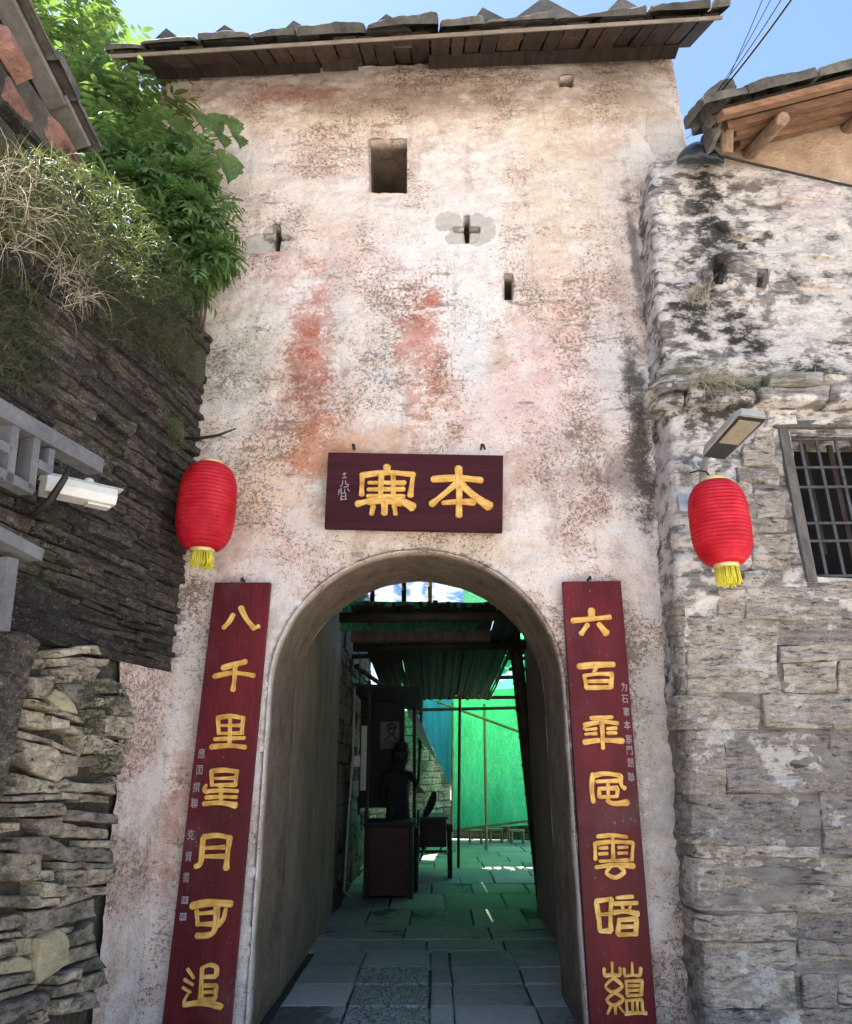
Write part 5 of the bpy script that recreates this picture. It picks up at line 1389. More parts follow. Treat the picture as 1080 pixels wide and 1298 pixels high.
blades(170, lambda r: PY(r.uniform(880, 935), r.uniform(478, 488), RY - .13), .25, .005, M['grass_dry'], 'grass_tuft', 'drooping grass tuft on the ledge above the street lamp', 'grass', None, 11, 1.6, (0, -.8, .5))
blades(60, lambda r: PY(r.uniform(1020, 1060), r.uniform(478, 490), RY - .1), .12, .004, M['grass_dry'], 'grass_tuft', 'short dry grass tuft on the ledge above the barred window', 'grass', None, 12, 1.4, (0, -.8, .5))
blades(500, lambda r: PY(r.uniform(850, 1000), r.uniform(486, 500), RY - r.uniform(.10, .14)), .05, .007, M['moss_green'], 'ledge_moss', 'mossy growth along the slate ledge on the right house', 'moss', 'stuff', 13, 1.0, (0, -.5, .6))

# ------------------------------------------------------------------ passage and alley floor
M['paving'] = stone_material('worn_paving_stone', [(.3, (.13, .135, .12)), (.5, (.32, .325, .29)), (.7, (.46, .465, .42))], None, lay=3, vary=.22, bdist=.004, spec=.45)
M['paving_pit'] = None
t = NT('chiselled_paving_stone')
n1 = t.noise(4, 5, .6); n2 = t.noise(60, 3, .6, (1, .5, 1), None, 1.5)
M['paving_pit'] = t.done(t.mix(t.map(n2, .42, .56), (.07, .072, .066), t.ramp(n1, [(.3, (.33, .33, .30)), (.7, (.48, .475, .44))])), .6, t.bump(n2, .9, .008), .4)
M['floor_base'] = simple('dark_floor_joint', (.03, .03, .027), (.07, .07, .063), 8, .9, .5, .01)
fb = MB().box((-1.25, -.4, -.1), (2.6, 13.5, .012)).build('passage_floor', M['floor_base'], None, False)
tag(fb, kind='structure')
rnd = random.Random(17)
def slab(x0, x1, y0, y1, pit=False):
    h = .034 + rnd.uniform(-.004, .006)
    tl = [rnd.uniform(-.004, .004) for _ in range(4)]
    g = rnd.uniform(.004, .010)
    j = lambda: rnd.uniform(-.008, .008)
    c = [(x0 + g + j(), y0 + g + j()), (x1 - g + j(), y0 + g + j()), (x1 - g + j(), y1 - g + j()), (x0 + g + j(), y1 - g + j())]
    cx = sum(p[0] for p in c) / 4; cy = sum(p[1] for p in c) / 4
    b = .012
    inn = [(p[0] + (b if p[0] < cx else -b), p[1] + (b if p[1] < cy else -b)) for p in c]
    v = [(p[0], p[1], -.02) for p in c] + [(p[0], p[1], h - .010 + tl[i]) for i, p in enumerate(c)] + [(p[0], p[1], h + tl[i]) for i, p in enumerate(inn)]
    f = [[8, 9, 10, 11]]
    for k in range(4):
        m_ = (k + 1) % 4
        f += [[k, m_, 4 + m_, 4 + k], [4 + k, 4 + m_, 8 + m_, 8 + k]]
    return obj('paving_slab', v, f, M['paving_pit'] if pit else M['paving'], fb, False)
xs = [jl + .0, jl + .42, acx + .02, jr + .0]
cols = [(-1.02, -.62), (-.62, -.02), (-.02, .12), (.12, .62), (.62, 1.12)]
y = -.35
rowi = 0
while y < 13:
    dy = rnd.uniform(.38, .6) if y < 2.2 else rnd.uniform(.55, 1.0)
    if y < 2.0:
        cs = [(-1.05, -.60), (-.60, -.04), (-.04, .12), (.12, .66), (.66, 1.25)]
    else:
        cs = []
        x = -1.2 + rnd.uniform(0, .1)
        while x < (1.3 if y < 6 else 2.5):
            w = rnd.uniform(.4, .9); cs.append((x, x + w)); x += w
    for i, (a, b) in enumerate(cs):
        slab(a, b, y, y + dy, y < 1.5 and i == 1)
    y += dy; rowi += 1
# ------------------------------------------------------------------ alley walls
def stone_wall(name, label, A, B, h, face, seed, cw=(.25, .6), ch=(.12, .24), mat='stone_alley', hmin=0):
    A, B = Vector(A), Vector(B); d = (B - A); Lw = d.length; d.normalize(); n = Vector(face)
    root = thing(name, (A + B) / 2, label, 'stone wall')
    fr = lambda s, z, o: A + d * s + n * o + Vector((0, 0, z))
    MB().hexa([fr(0, 0, -.35), fr(Lw, 0, -.35), fr(Lw, 0, 0), fr(0, 0, 0), fr(0, h, -.35), fr(Lw, h, -.35), fr(Lw, h, 0), fr(0, h, 0)]).build('wall_core', M['mortar'], root)
    rnd = random.Random(seed); z = .02; k = 0
    while z < h:
        hh = rnd.uniform(*ch); s = 0
        while s < Lw - .1:
            w = min(rnd.uniform(*cw), Lw - s)
            rock('stone', [(s, z), (s + w - .015, z), (s + w - .015, z + hh - .012), (s, z + hh - .012)], fr, rnd.uniform(.02, .05), root, M[mat], seed * 1000 + k, .08, 10, .02, .06)
            s += w; k += 1
        z += hh
    return root
stone_wall('alley_wall', 'dark stone wall on the left of the alley behind the gate', (IL - .03, TD, 0), (-1.22, 9.0, 0), 4.6, (1, 0, 0), 5, (.35, .8), (.16, .3))
stone_wall('alley_wall', 'pale stone wall behind the blue tarpaulin at the alley bend', (-1.2, 9.0, 0), (.35, 11.6, 0), 2.6, (.86, -.51, 0), 6, (.2, .5), (.12, .22), 'stone_left')
stone_wall('alley_wall', 'dark stone wall on the right of the alley behind the gate', (IR + .05, TD, 0), (1.5, 5.9, 0), 3.9, (-1, 0, 0), 7, (.35, .8), (.16, .3))
stone_wall('alley_wall', 'low stone wall seen under the green netting', (.1, 12.2, 0), (3.4, 11.4, 0), .75, (0, -1, 0), 8, (.25, .6), (.14, .24))

# ------------------------------------------------------------------ netting, tarpaulins, poles
def cloth(name, pts4, mat, label, cat, nu=24, nv=18, fold=.03, seed=0, bow=0.0, group=None):
    a, b, c, d = [Vector(p) for p in pts4]           # a,b along the top; d,c along the bottom
    v = []; f = []
    n = (b - a).cross(d - a).normalized()
    for j in range(nv + 1):
        for i in range(nu + 1):
            s, q = i / nu, j / nv
            p = a.lerp(b, s).lerp(d.lerp(c, s), q)
            p = p + n * (fold * (fn((s * 7, q * 1.2, seed), 1.2, 3) + .6 * fn((s * 3 + q * 2, q * 2, seed + 5), 1.0, 2)) + bow * math.sin(math.pi * s) * math.sin(math.pi * q))
            v.append(p)
    for j in range(nv):
        for i in range(nu):
            k = j * (nu + 1) + i; f.append([k, k + 1, k + nu + 2, k + nu + 1])
    return tag(obj(name, v, f, mat), label, cat, group)
def film(name, c, tr=.6, rough=.5, tc=None, seed=0):
    t = NT(name)
    n1 = t.noise(3.5, 6, .68, (1, 1, .3)); n2 = t.noise(40, 3, .7)
    t.l.new(t.bump(t.noise(7, 5, .65, (1, 1, .5), None, 1.0), 1.0, .05), t.b.inputs['Normal'])
    k = t.math('MULTIPLY_ADD', n1, .5, .75)
    col = t.mix(1.0, c, t.ramp(t.math('MULTIPLY_ADD', n2, .3, t.math('MULTIPLY', n1, .7)), [(.3, (.6, .6, .6)), (.7, (1.1, 1.1, 1.1))]), 'MULTIPLY')
    t.put(t.b.inputs['Base Color'], col); t.b.inputs['Roughness'].default_value = rough
    tb = t.n.new('ShaderNodeBsdfTranslucent')
    t.put(tb.inputs[0], t.mix(1.0, tc or c, t.ramp(t.math('MULTIPLY_ADD', n2, .4, t.math('MULTIPLY', n1, .6)), [(.32, (.45, .5, .5)), (.5, (.8, .8, .8)), (.68, (1, 1, 1))]), 'MULTIPLY'))
    wr = t.noise(5, 6, .7, (1.6, 1.6, .35), None, 2.0)
    cre = t.math('ABSOLUTE', t.math('SUBTRACT', wr, .5))
    tcol = tb.inputs[0].links[0].from_socket
    t.put(tb.inputs[0], t.mix(t.map(cre, .035, .0, 0, .45), tcol, (.35, .95, .55) if c[1] > c[2] else (.2, .45, .6)))
    mx = t.n.new('ShaderNodeMixShader'); mx.inputs[0].default_value = tr
    t.l.new(t.b.outputs[0], mx.inputs[1]); t.l.new(tb.outputs[0], mx.inputs[2]); t.l.new(mx.outputs[0], t.out.inputs[0])
    return t.m
M['net'] = film('green_debris_net', (.03, .36, .14), .7, .6, (.07, .72, .27))
M['blue'] = film('blue_tarpaulin', (.03, .20, .48), .4, .35, (.05, .33, .62))
M['stripe'] = None
t = NT('striped_blue_white_tarpaulin')
w_ = t.noise(1.6, 5, .62, (.7, 1.6, 1.6), None, 1.2)
col = t.ramp(w_, [(.36, (.02, .09, .36)), (.46, (.10, .24, .52)), (.52, (.52, .54, .58)), (.68, (.62, .62, .64))])
t.put(t.b.inputs['Base Color'], col)
tb = t.n.new('ShaderNodeBsdfTranslucent'); t.put(tb.inputs[0], col); mx = t.n.new('ShaderNodeMixShader'); mx.inputs[0].default_value = .6
t.l.new(t.b.outputs[0], mx.inputs[1]); t.l.new(tb.outputs[0], mx.inputs[2]); t.l.new(mx.outputs[0], t.out.inputs[0])
M['stripe'] = t.m
NYD = 10.6
cloth('green_net', [PY(572, 872, NYD + .2), PY(760, 872, NYD - 1.2), PY(760, 1040, NYD - 1.2), PY(574, 1052, NYD + .2)], M['net'], 'bright green debris netting hung across the alley bend', 'netting', 40, 30, .07, 1)
cloth('blue_tarpaulin', [PY(518, 860, 8.2), PY(577, 880, 10.3), PY(574, 1002, 10.3), PY(522, 906, 8.2)], M['blue'], 'blue tarpaulin hanging slantwise from the bamboo frame', 'tarpaulin', 24, 18, .06, 2)
cloth('striped_tarpaulin', [PY(440, 700, 8.0), PY(600, 690, 8.0), PY(592, 776, 6.6), PY(440, 776, 6.6)], M['stripe'], 'blue and white tarpaulin seen at the top of the arch', 'tarpaulin', 30, 14, .05, 3)
cloth('green_net', [PY(586, 690, 7.4), PY(720, 700, 6.6), PY(720, 790, 5.6), PY(588, 782, 6.4)], M['net'], 'green netting overhead at the upper right of the arch', 'netting', 20, 12, .05, 4)
cloth('green_net', [PY(438, 762, 2.4), PY(640, 764, 2.5), PY(600, 800, 2.5), PY(430, 800, 2.4)], film('dark_green_net', (.01, .12, .06), .55, .6, (.02, .28, .12)), 'dark green netting strip drooping across the near edge of the canopy', 'netting', 24, 8, .02, 5)
cloth('green_net', [PY(470, 826, 5.2), PY(505, 840, 5.2), PY(552, 880, 8.8), PY(505, 880, 8.8)], M['net'], 'green netting strip in the gap left of the bamboo canopy', 'netting', 10, 20, .03, 6)
cloth('green_net', [(-1.1, 8.0, fz.z + .35), (2.6, 8.0, fz.z + .35), (2.6, 12.4, fz.z + .5), (-.2, 12.4, fz.z + .5)] if False else [(-1.0, 7.9, 2.95), (2.6, 7.9, 2.95), (2.6, 12.2, 3.05), (-.6, 12.2, 3.05)], M['net'], 'green netting stretched overhead at the far end of the alley', 'netting', 24, 24, .06, 8)
cloth('green_net', [(.95, 1.6, 3.25), (1.75, 1.6, 3.6), (1.75, 8.0, 3.3), (.95, 8.0, 2.9)], M['net'], 'green netting stretched overhead between canopy and right wall', 'netting', 12, 30, .05, 10)
cloth('green_net', [PY(662, 780, 6.0), PY(700, 790, 6.0), PY(690, 960, 6.0), PY(668, 960, 6.0)], M['net'], 'narrow green netting between the leaning post and right wall', 'netting', 8, 24, .02, 7)

M['bamboo'] = simple('aged_bamboo', (.16, .12, .06), (.36, .29, .15), 8, .55, .2, .002, (4, 4, .6), spec=.4)
M['bamboo_dark'] = simple('dark_bamboo', (.008, .007, .005), (.03, .024, .016), 8, .7, .2, .002)
def pole(a, b, r, label, mat='bamboo', nodes=True):
    a, b = Vector(a), Vector(b); L = (b - a).length; pts = []; rad = []
    n = max(2, int(L / .3))
    for i in range(n + 1):
        s = i / n
        for e, k in ((-.012, 1), (0, 1.18), (.012, 1)):
            q = s + e / max(L, .1)
            if 0 <= q <= 1: pts.append(a.lerp(b, q)); rad.append(r * k)
    return tag(MB().tube(pts, rad, 8).build('bamboo_pole', M[mat], None, True), label, 'pole', 'bamboo scaffold poles in the alley')
def gz(u, v): return PZ(u, v, .03)
def upright(ub, vb, ut, vt, r, label, mat='bamboo'):
    g = gz(ub, vb); return pole(g, PY(ut, vt, g.y), r, label, mat)
upright(617, 1078, 614, 892, .028, 'bamboo upright in front of the green netting, nearest the middle')
upright(645, 1068, 640, 905, .026, 'bamboo upright in front of the green netting, nearest the leaning post')
upright(581, 1100, 583, 880, .024, 'dark bamboo upright at the left border of the green netting', 'bamboo_dark')
pole(PY(574, 890, 9.9), PY(573, 1062, 9.9), .024, 'pale bamboo upright between blue tarpaulin and green netting')
pole(PY(535, 880, 7.4), PY(530, 1005, 7.4), .024, 'dark pole hanging in front of the blue tarpaulin', 'bamboo_dark')
pole(PY(577, 1052, 10.3), PY(720, 1034, 9.3), .026, 'bamboo rail along the bottom of the green netting')
pole(PY(545, 886, 9.6), PY(720, 950, 8.8), .026, 'bamboo pole running slantwise across the top of the netting')
pole(PY(520, 900, 8.8), PY(665, 897, 8.8), .03, 'dark crossbar above the green netting', 'bamboo_dark')
pole(PY(500, 884, 7.6), PY(668, 884, 7.6), .03, 'dark crossbar carrying the far end of the bamboo canopy', 'bamboo_dark')
pole(PY(488, 862, 6.2), PY(670, 858, 6.2), .03, 'dark crossbar under the middle of the bamboo canopy', 'bamboo_dark')
pole(PY(446, 832, 4.6), PY(680, 826, 4.6), .032, 'dark crossbar under the near half of the bamboo canopy', 'bamboo_dark')
pole(PY(452, 845, 4.0), PY(534, 905, 8.4), .03, 'dark pole along the left edge of the bamboo canopy', 'bamboo_dark')
pole(PY(472, 735, 4.0), PY(472, 775, 4.0), .03, 'dark upright in front of the striped tarpaulin, left one', 'bamboo_dark')
pole(PY(512, 725, 4.0), PY(512, 775, 4.0), .03, 'dark upright in front of the striped tarpaulin, middle one', 'bamboo_dark')
pole(PY(545, 715, 5.0), PY(545, 775, 5.0), .03, 'pale upright in front of the striped tarpaulin, right one')
for i, (v0, nm) in enumerate(((812, 'upper'), (834, 'middle'), (848, 'lower'))):
    pole(PY(645, v0, 4.5), PY(712, v0 + 2, 4.5), .026, nm + ' short dark rail between leaning post and right wall', 'bamboo_dark')
g = gz(691, 1160)
pole(g, PY(648, 770, g.y), .075, 'thick dark post leaning at the right of the passage', 'bamboo_dark')
g = gz(703, 1170)
pole(g, PY(690, 960, g.y), .03, 'thin post standing beside the thick leaning post', 'bamboo_dark')
# canopy of split bamboo
can = thing('bamboo_canopy', (0, 4, 2.8), 'dark canopy of split bamboo slats over the alley', 'canopy')
src = None
nz, fz = PY(540, 766, 1.9), PY(540, 886, 7.6)
rnd = random.Random(31)
# closely laid backing layer above the slats
x = PY(446, 780, 1.9).x + .02
while x < PY(664, 780, 1.9).x:
    w = rnd.uniform(.05, .085)
    MB().bar((x, 2.3 + rnd.uniform(-.1, .1), nz.z + .05), (x + rnd.uniform(-.01, .01), 7.5 + rnd.uniform(-.2, .2), fz.z + .045), w, .01).build('backing_slat', M['bamboo_dark'], can)
    x += w + (rnd.uniform(.01, .03) if rnd.random() < .3 else .001)
x = PY(446, 780, 1.9).x
xe_ = PY(664, 780, 1.9).x + .1
k = 0
while x < xe_:
    w = rnd.uniform(.030, .050)
    y0 = 1.9 + rnd.uniform(-.12, .10); y1 = 7.7 + rnd.uniform(-.3, .2)
    if rnd.random() < .12: y0 += rnd.uniform(.2, 1.0)
    z0 = nz.z + rnd.uniform(-.02, .02); z1 = fz.z + rnd.uniform(-.012, .012)
    pts = []
    for i in range(5):
        s = i / 4
        pts.append(Vector((x + rnd.uniform(-.01, .01), y0 + (y1 - y0) * s, z0 + (z1 - z0) * s - .03 * math.sin(math.pi * s))))
    mb = MB()
    for i in range(4): mb.bar(pts[i], pts[i + 1], w, .008)
    mb.build('bamboo_slat', M['bamboo_dark'], can)
    x += w + (rnd.uniform(.012, .03) if rnd.random() < .06 else rnd.uniform(-.006, .0005)); k += 1
for i, (yy) in enumerate((2.1, 3.4)):
    s = (yy - 1.9) / 5.8; z = nz.z + (fz.z - nz.z) * s - .07
    MB().tube([(PY(440, 790, 1.9).x - .1, yy, z), (xe_ + .1, yy, z + .01)], .055, 8).build('bearer', M['bamboo_dark'], can, True)
# big dark beam hanging under the near edge
p0, p1 = PY(446, 806, 2.7), PY(610, 806, 2.7)
tag(MB().bevbox((p0.x, 2.62, p0.z - .07), (p1.x + .1, 2.78, p0.z + .05), .012).build('cross_beam', M['wood_dark'], None), 'heavy dark beam crossing under the canopy near the arch', 'beam')

# ------------------------------------------------------------------ stall on the left of the alley
M['stall_red'] = simple('dark_red_stall_panel', (.035, .010, .010), (.075, .022, .020), 4, .6, .2, .002)
M['stall_dark'] = simple('dark_stall_board', (.010, .010, .013), (.028, .027, .03), 5, .7, .2, .002)
g0, g1 = PZ(463, 1140, .03), PZ(524, 1136, .03)
SY = g0.y
stall = thing('food_stall', ((g0.x + g1.x) / 2, SY, .03), 'dark wooden stall with red front panel and canopy post', 'stall')
ctz = PY(490, 1042, SY).z
MB().bevbox((g0.x + .02, SY, .06), (g1.x, SY + .75, ctz - .05), .01).build('front_panel', M['stall_red'], stall)
MB().bevbox((g0.x - .02, SY - .04, ctz - .05), (g1.x + .04, SY + .8, ctz), .008).build('counter_top', M['stall_dark'], stall)
for xx in (g0.x + .02, g1.x - .03):
    MB().bevbox((xx - .02, SY - .03, .03), (xx + .03, SY + .02, ctz - .05), .005).build('leg', M['wood_dark'], stall)
MB().bevbox((g0.x - .03, SY + .0, .03), (g0.x + .015, SY + .05, 2.6), .006).build('post', M['wood_dark'], stall)
MB().bevbox((g1.x - .03, SY + .9, .03), (g1.x + .015, SY + .95, 2.45), .006).build('post', M['wood_dark'], stall)
MB().bevbox((g0.x - .2, SY + .9, 1.0), (PY(513, 930, SY + .95).x, SY + .95, 2.5), .006).build('back_board', M['stall_dark'], stall)
MB().hexa([Vector(p) for p in [(g0.x - .2, SY - .3, 2.5), (g1.x + .1, SY - .3, 2.45), (g1.x + .1, SY + 1.3, 2.3), (g0.x - .2, SY + 1.3, 2.4), (g0.x - .2, SY - .3, 2.54), (g1.x + .1, SY - .3, 2.49), (g1.x + .1, SY + 1.3, 2.34), (g0.x - .2, SY + 1.3, 2.44)]]).build('canopy', M['stall_dark'], stall)
cloth('awning_cloth', [PY(509, 884, SY + 1.2), PY(521, 888, SY + 1.4), PY(556, 968, 8.6), PY(534, 940, SY + 1.6)], M['stall_dark'], 'dark cloth sagging from the stall towards the blue tarpaulin', 'cloth', 12, 12, .03, 9)
# poster
M['poster'] = simple('grey_poster_paper', (.10, .10, .11), (.17, .17, .18), 6, .7, .05)
M['poster_ink'] = simple('poster_ink', (.015, .015, .017), (.03, .03, .032), 6, .7, .05)
PYY = SY + .895
a, b = PY(482, 949, PYY), PY(506, 915, PYY)
post_ = thing('poster', (a.x, PYY, a.z), 'grey poster with a dark portrait drawing on the stall back board', 'poster')
MB().box((a.x, PYY - .004, a.z), (b.x, PYY, b.z)).build('sheet', M['poster'], post_)
W_, H_ = b.x - a.x, b.z - a.z
def pin(pts, w):
    mb = MB(); P = [Vector((a.x + W_ * x, PYY - .006, a.z + H_ * (1 - y))) for x, y in pts]
    for i in range(len(P) - 1): mb.bar(P[i], P[i + 1], w, .002, (0, 1, 0))
    mb.build('drawing', M['poster_ink'], post_)
pin([(.35, .18), (.5, .08), (.75, .10), (.85, .22), (.6, .24), (.42, .22)], .03)
pin([(.40, .26), (.45, .40), (.58, .48), (.72, .42), (.76, .28)], .022)
pin([(.5, .5), (.42, .6), (.2, .68)], .02); pin([(.66, .48), (.75, .6), (.95, .66)], .02)
for yy in (.74, .82, .9): pin([(.08, yy), (.9, yy)], .008)
# white notice strip and conduit on the left wall
p0, p1 = PX(455, 1000, IL + .06), PX(466, 1000, IL + .06)
yA, yB = 4.9, 5.25
zt0, zb0 = 2.05, 1.25
nb = thing('notice_board', (IL + .06, 5.1, 1.2), 'narrow white notice board on the dark wall left of the stall', 'notice board')
M['notice'] = simple('off_white_notice', (.30, .30, .29), (.42, .42, .40), 4, .6, .1)
c0_ = PY(456, 1000, 4.3); 
MB().box((PY(456, 1000, 4.2).x, 4.2, PY(456, 1002, 4.2).z), (PY(463, 1000, 4.2).x, 4.22, PY(456, 920, 4.2).z)).build('panel', M['notice'], nb)
nb.location = (PY(460, 1000, 4.2).x, 4.2, PY(456, 1002, 4.2).z)
for c_ in nb.children: c_.location = (0, .01, (PY(456, 920, 4.2).z - PY(456, 1002, 4.2).z) / 2)
M['pipe'] = simple('pale_conduit', (.22, .22, .21), (.32, .32, .31), 8, .5, .05)
tag(MB().tube([PY(450, 870, 3.9), PY(447, 960, 3.9), PY(440, 1060, 3.9), PY(436, 1130, 3.9), PY(446, 1137, 3.95)], .012, 8).build('conduit_pipe', M['pipe'], None, True), 'thin pale conduit running down the left passage wall', 'pipe')
sw = PY(453, 965, 3.88)
tag(MB().bevbox((sw.x - .04, 3.84, sw.z - .06), (sw.x + .03, 3.9, sw.z + .06), .006).build('switch_box', M['notice'], None), 'small pale switch box beside the conduit', 'switch box')

# ------------------------------------------------------------------ handcart
M['cart'] = simple('dark_maroon_cart_paint', (.016, .008, .010), (.040, .018, .02), 6, .6, .2, .003)
M['rubber'] = simple('black_rubber', (.010, .010, .010), (.025, .025, .025), 10, .8, .2)
q0, q1 = PZ(530, 1128, .03), PZ(578, 1106, .03)
CY0, CY1 = 5.9, 7.3
cxa, cxb = PY(524, 1060, CY0).x, PY(566, 1060, CY0).x
ctop = PY(545, 1038, CY0).z; cbot = PY(545, 1074, CY0).z
cart = thing('handcart', ((cxa + cxb) / 2, (CY0 + CY1) / 2, .03), 'dark maroon cargo cart with spoked wheels parked behind the stall', 'handcart')
MB().bevbox((cxa, CY0, cbot), (cxb, CY1, ctop), .01).build('cart_box', M['cart'], cart)
MB().bar((cxa - .02, CY0 - .02, ctop + .01), (cxb + .02, CY0 - .02, ctop + .01), .03, .03).build('rim_rail', M['iron_dark'], cart)
for xx, wy, R_ in ((PY(527, 1100, 5.25).x, 5.25, .36), (cxb + .05, CY0 + .5, .34)):
    w_ = MB()
    w_.lathe([(R_, -.03), (R_ + .01, 0), (R_, .03), (R_ - .05, .025), (R_ - .05, -.025), (R_, -.03)], (xx, wy, .03 + R_), 30, Vector((1, 0, 0)))
    wo = w_.build('wheel', M['rubber'], cart, True)
    s_ = MB()
    for k in range(14):
        an = math.pi * 2 * k / 14
        s_.tube([(xx, wy, .03 + R_), (xx, wy + math.cos(an) * (R_ - .04), .03 + R_ + math.sin(an) * (R_ - .04))], .005, 5)
    s_.lathe([(.03, -.05), (.03, .05)], (xx, wy, .03 + R_), 10, Vector((1, 0, 0)))
    s_.build('spokes', M['galv'], wo, True)
    MB().hexa([Vector(q) for q in [(xx - .05, wy - R_ * .7, .03 + R_ * 1.82), (xx + .05, wy - R_ * .7, .03 + R_ * 1.82), (xx + .05, wy + R_ * .7, .03 + R_ * 1.82), (xx - .05, wy + R_ * .7, .03 + R_ * 1.82), (xx - .04, wy - R_ * .5, .03 + R_ * 2.1), (xx + .04, wy - R_ * .5, .03 + R_ * 2.1), (xx + .04, wy + R_ * .5, .03 + R_ * 2.1), (xx - .04, wy + R_ * .5, .03 + R_ * 2.1)]]).build('mudguard', M['cart'], cart)
x0_ = PY(527, 1100, 5.25).x
MB().tube([(x0_ + .05, 5.25, .39), (x0_ + .12, 5.7, .5), (cxa + .12, CY0 + .1, cbot - .02)], .018, 8).build('frame_tube', M['iron_dark'], cart, True)
MB().tube([(x0_ + .03, 5.25, .39), (x0_ + .03, 5.4, .8), (x0_ + .03, 5.45, .98)], .016, 8).build('fork', M['iron_dark'], cart, True)
MB().tube([(cxa, CY0 + .5, .37), (cxb + .1, CY0 + .5, .37)], .018, 8).build('axle', M['iron_dark'], cart, True)
for xx in (cxa + .1, cxb - .1):
    MB().tube([(xx, CY0 + .5, .37), (xx + .06, CY0 + .3, cbot + .01)], .012, 6).build('strut', M['iron_dark'], cart, True)
# rounded black board leaning on the cart
sp = [(548, 1003), (553, 1004), (554, 1012), (549, 1026), (540, 1038), (534, 1040), (538, 1026), (544, 1012)]
rk = rock('leaning_board', [(PY(u, v, CY0 + .3).x, PY(u, v, CY0 + .3).z) for u, v in sp][::-1], lambda a, b, o: Vector((a, CY0 + .3 - o, b)), .05, None, M['rubber'], 3, .02, 26, .04, .05)
tag(rk, 'rounded black board leaning up out of the handcart', 'board')
# stools in front of the netting
for i, (u, v) in enumerate(((603, 1062), (629, 1060), (656, 1062))):
    g = gz(u, v + 8)
    s_ = thing('low_stool', g, ['low stool under the netting, leftmost of three', 'low stool under the netting, middle of three', 'low stool under the netting, rightmost of three'][i], 'stool', 'low stools under the green netting')
    MB().bevbox((g.x - .15, g.y - .12, .26), (g.x + .15, g.y + .12, .30), .008).build('seat', M['bamboo'], s_)
    for dx in (-.12, .12):
        for dy in (-.09, .09):
            MB().bar((g.x + dx, g.y + dy, .03), (g.x + dx * .9, g.y + dy * .9, .26), .03, .03).build('leg', M['bamboo'], s_)

# ------------------------------------------------------------------ vendor
M['cloth_dark'] = simple('black_jacket', (.010, .010, .013), (.026, .026, .032), 9, .85, .3, .004)
M['skin'] = simple('tan_skin', (.15, .085, .06), (.22, .13, .09), 14, .55, .1)
M['cap'] = simple('dark_cap', (.012, .010, .009), (.03, .024, .02), 12, .8, .2)
VY = SY + .55
vc = PY(505, 1000, VY).x
per = thing('person', (vc, VY, .03), 'person in dark clothes and dark cap standing turned away behind the stall', 'person')
def skinned(name, joints, edges, mat, parent, sub=2, loc=(0, 0, 0)):
    me = bpy.data.meshes.new(name)
    me.from_pydata([Vector(j[:3]) for j in joints], edges, [])
    o = bpy.data.objects.new(name, me); COL.objects.link(o)
    mod = o.modifiers.new('s', 'SKIN'); mod.use_smooth_shade = True
    for i, j in enumerate(joints):
        r = j[3] if not hasattr(j[3], '__len__') else j[3]
        me.skin_vertices[0].data[i].radius = (r, r) if not hasattr(r, '__len__') else r
    me.skin_vertices[0].data[0].use_root = True
    m2 = o.modifiers.new('u', 'SUBSURF'); m2.levels = sub; m2.render_levels = sub
    dg = bpy.context.evaluated_depsgraph_get()
    res = bpy.data.meshes.new_from_object(o.evaluated_get(dg))
    bpy.data.objects.remove(o)
    vs_ = [v.co + Vector(loc) for v in res.vertices]; fs_ = [list(p.vertices) for p in res.polygons]
    return obj(name, vs_, fs_, mat, parent)
hand = PY(533, 1002, VY - .25) - Vector((vc, VY, 0))
elb = PY(523, 985, VY - .15) - Vector((vc, VY, 0))
J = [(0, 0, .95, (.15, .11)), (0, 0, 1.15, (.14, .10)), (0, -.02, 1.35, (.21, .13)), (0, -.03, 1.46, (.13, .10)), (.02, -.05, 1.54, .075), (.03, -.07, 1.61, .125), (.035, -.075, 1.69, (.15, .16)), (.035, -.07, 1.77, .12),
     (.15, -.04, 1.42, .06), (elb.x, elb.y, elb.z, .046), (hand.x - .03, hand.y + .02, hand.z + .02, .03), (hand.x, hand.y, hand.z, (.022, .035)),
     (-.16, -.03, 1.42, .06), (-.22, -.10, 1.16, .046), (-.10, -.30, 1.02, .03), (-.06, -.36, 1.0, (.035, .022)),
     (.09, 0, .86, .09), (.10, -.01, .48, .065), (.10, .01, .10, .045), (.10, -.14, .05, .04), (-.09, 0, .86, .09), (-.10, -.01, .48, .065), (-.10, .01, .10, .045), (-.10, -.14, .05, .04)]
Ed = [(0, 1), (1, 2), (2, 3), (3, 4), (4, 5), (5, 6), (6, 7), (2, 8), (8, 9), (9, 10), (10, 11), (2, 12), (12, 13), (13, 14), (14, 15), (0, 16), (16, 17), (17, 18), (18, 19), (0, 20), (20, 21), (21, 22), (22, 23)]
n0 = len(J)
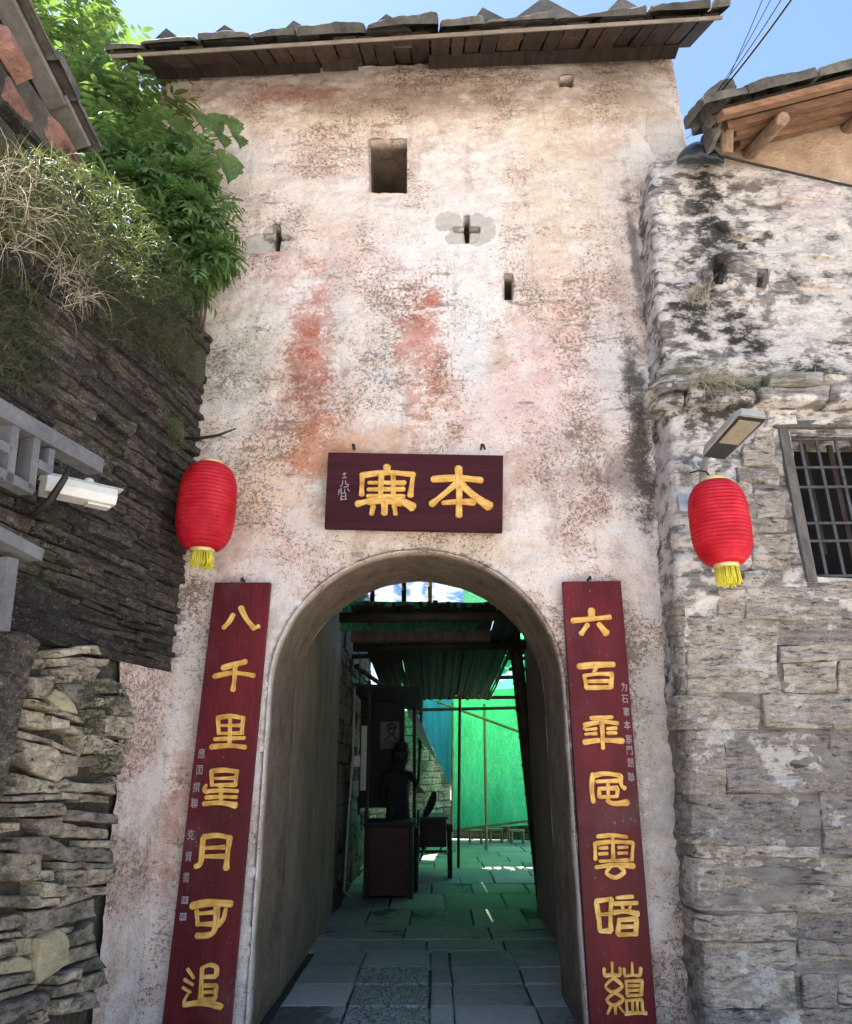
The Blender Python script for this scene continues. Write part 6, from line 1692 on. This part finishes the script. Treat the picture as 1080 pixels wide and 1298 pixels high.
for k in range(4):
    b = Vector((hand.x + .012, hand.y - .02 + .016 * k * .9, hand.z - .005)); J += [(b.x + .03, b.y, b.z - .015, .009), (b.x + .055 - .004 * abs(k - 1), b.y, b.z - .04, .008)]
    Ed += [(11, n0 + 2 * k), (n0 + 2 * k, n0 + 2 * k + 1)]
n1_ = len(J)
J += [(hand.x - .005, hand.y - .035, hand.z - .015, .010), (hand.x + .012, hand.y - .05, hand.z - .04, .009)]; Ed += [(11, n1_), (n1_, n1_ + 1)]
body = skinned('body', J, Ed, M['cloth_dark'], per, 2, (vc, VY, 0))
# bare head and hands take skin colour
body.data.materials.append(M['skin'])
body.data.materials.append(simple('black_hair', (.008, .007, .006), (.02, .018, .015), 30, .6, .3, .003))
for p in body.data.polygons:
    c = p.center + body.location + Vector(per.location)
    zc = c.z
    hd_ = (Vector((vc + hand.x, VY + hand.y, hand.z)) - c).length < .075
    if hd_ or (zc > 1.52 and c.y > VY - .06): p.material_index = 1
    elif zc > 1.6: p.material_index = 2
hc = Vector((vc + .035, VY - .075, 1.675))
MB().lathe([(.102, 0), (.104, .03), (.09, .085), (.055, .118), (.004, .128)], hc + Vector((0, 0, .055)), 20).build('cap', M['cap'], per, True)
MB().add([hc + Vector((x, -.06 + .09 * math.cos(x * 15) + .12, .055)) for x in (-.09, -.05, 0, .05, .09)] + [hc + Vector((x, .05, .065)) for x in (-.09, -.05, 0, .05, .09)], [[i, i + 1, i + 6, i + 5] for i in range(4)]).build('cap_peak', M['cap'], per)
nb_ = MB().add([hc + Vector(p) for p in ((-.012, .11, .0), (.012, .11, .0), (0, .10, .04), (0, .135, .0))], [[0, 3, 2], [3, 1, 2], [0, 1, 3]]); nb_.build('nose', M['skin'], per)
for sx in (-1, 1):
    MB().lathe([(.001, 0), (.009, .001), (.006, .006), (.001, .008)], hc + Vector((.033 * sx, .105, .03)), 8, Vector((0, 1, 0))).build('eye', M['poster_ink'], per, True)
    MB().lathe([(.001, 0), (.022, .002), (.018, .012), (.001, .016)], hc + Vector((.088 * sx, .0, .015)), 10, Vector((sx, 0, 0))).build('ear', M['skin'], per, True)
MB().bar(hc + Vector((-.025, .10, -.045)), hc + Vector((.025, .10, -.045)), .008, .006).build('mouth', M['brick_red'], per)
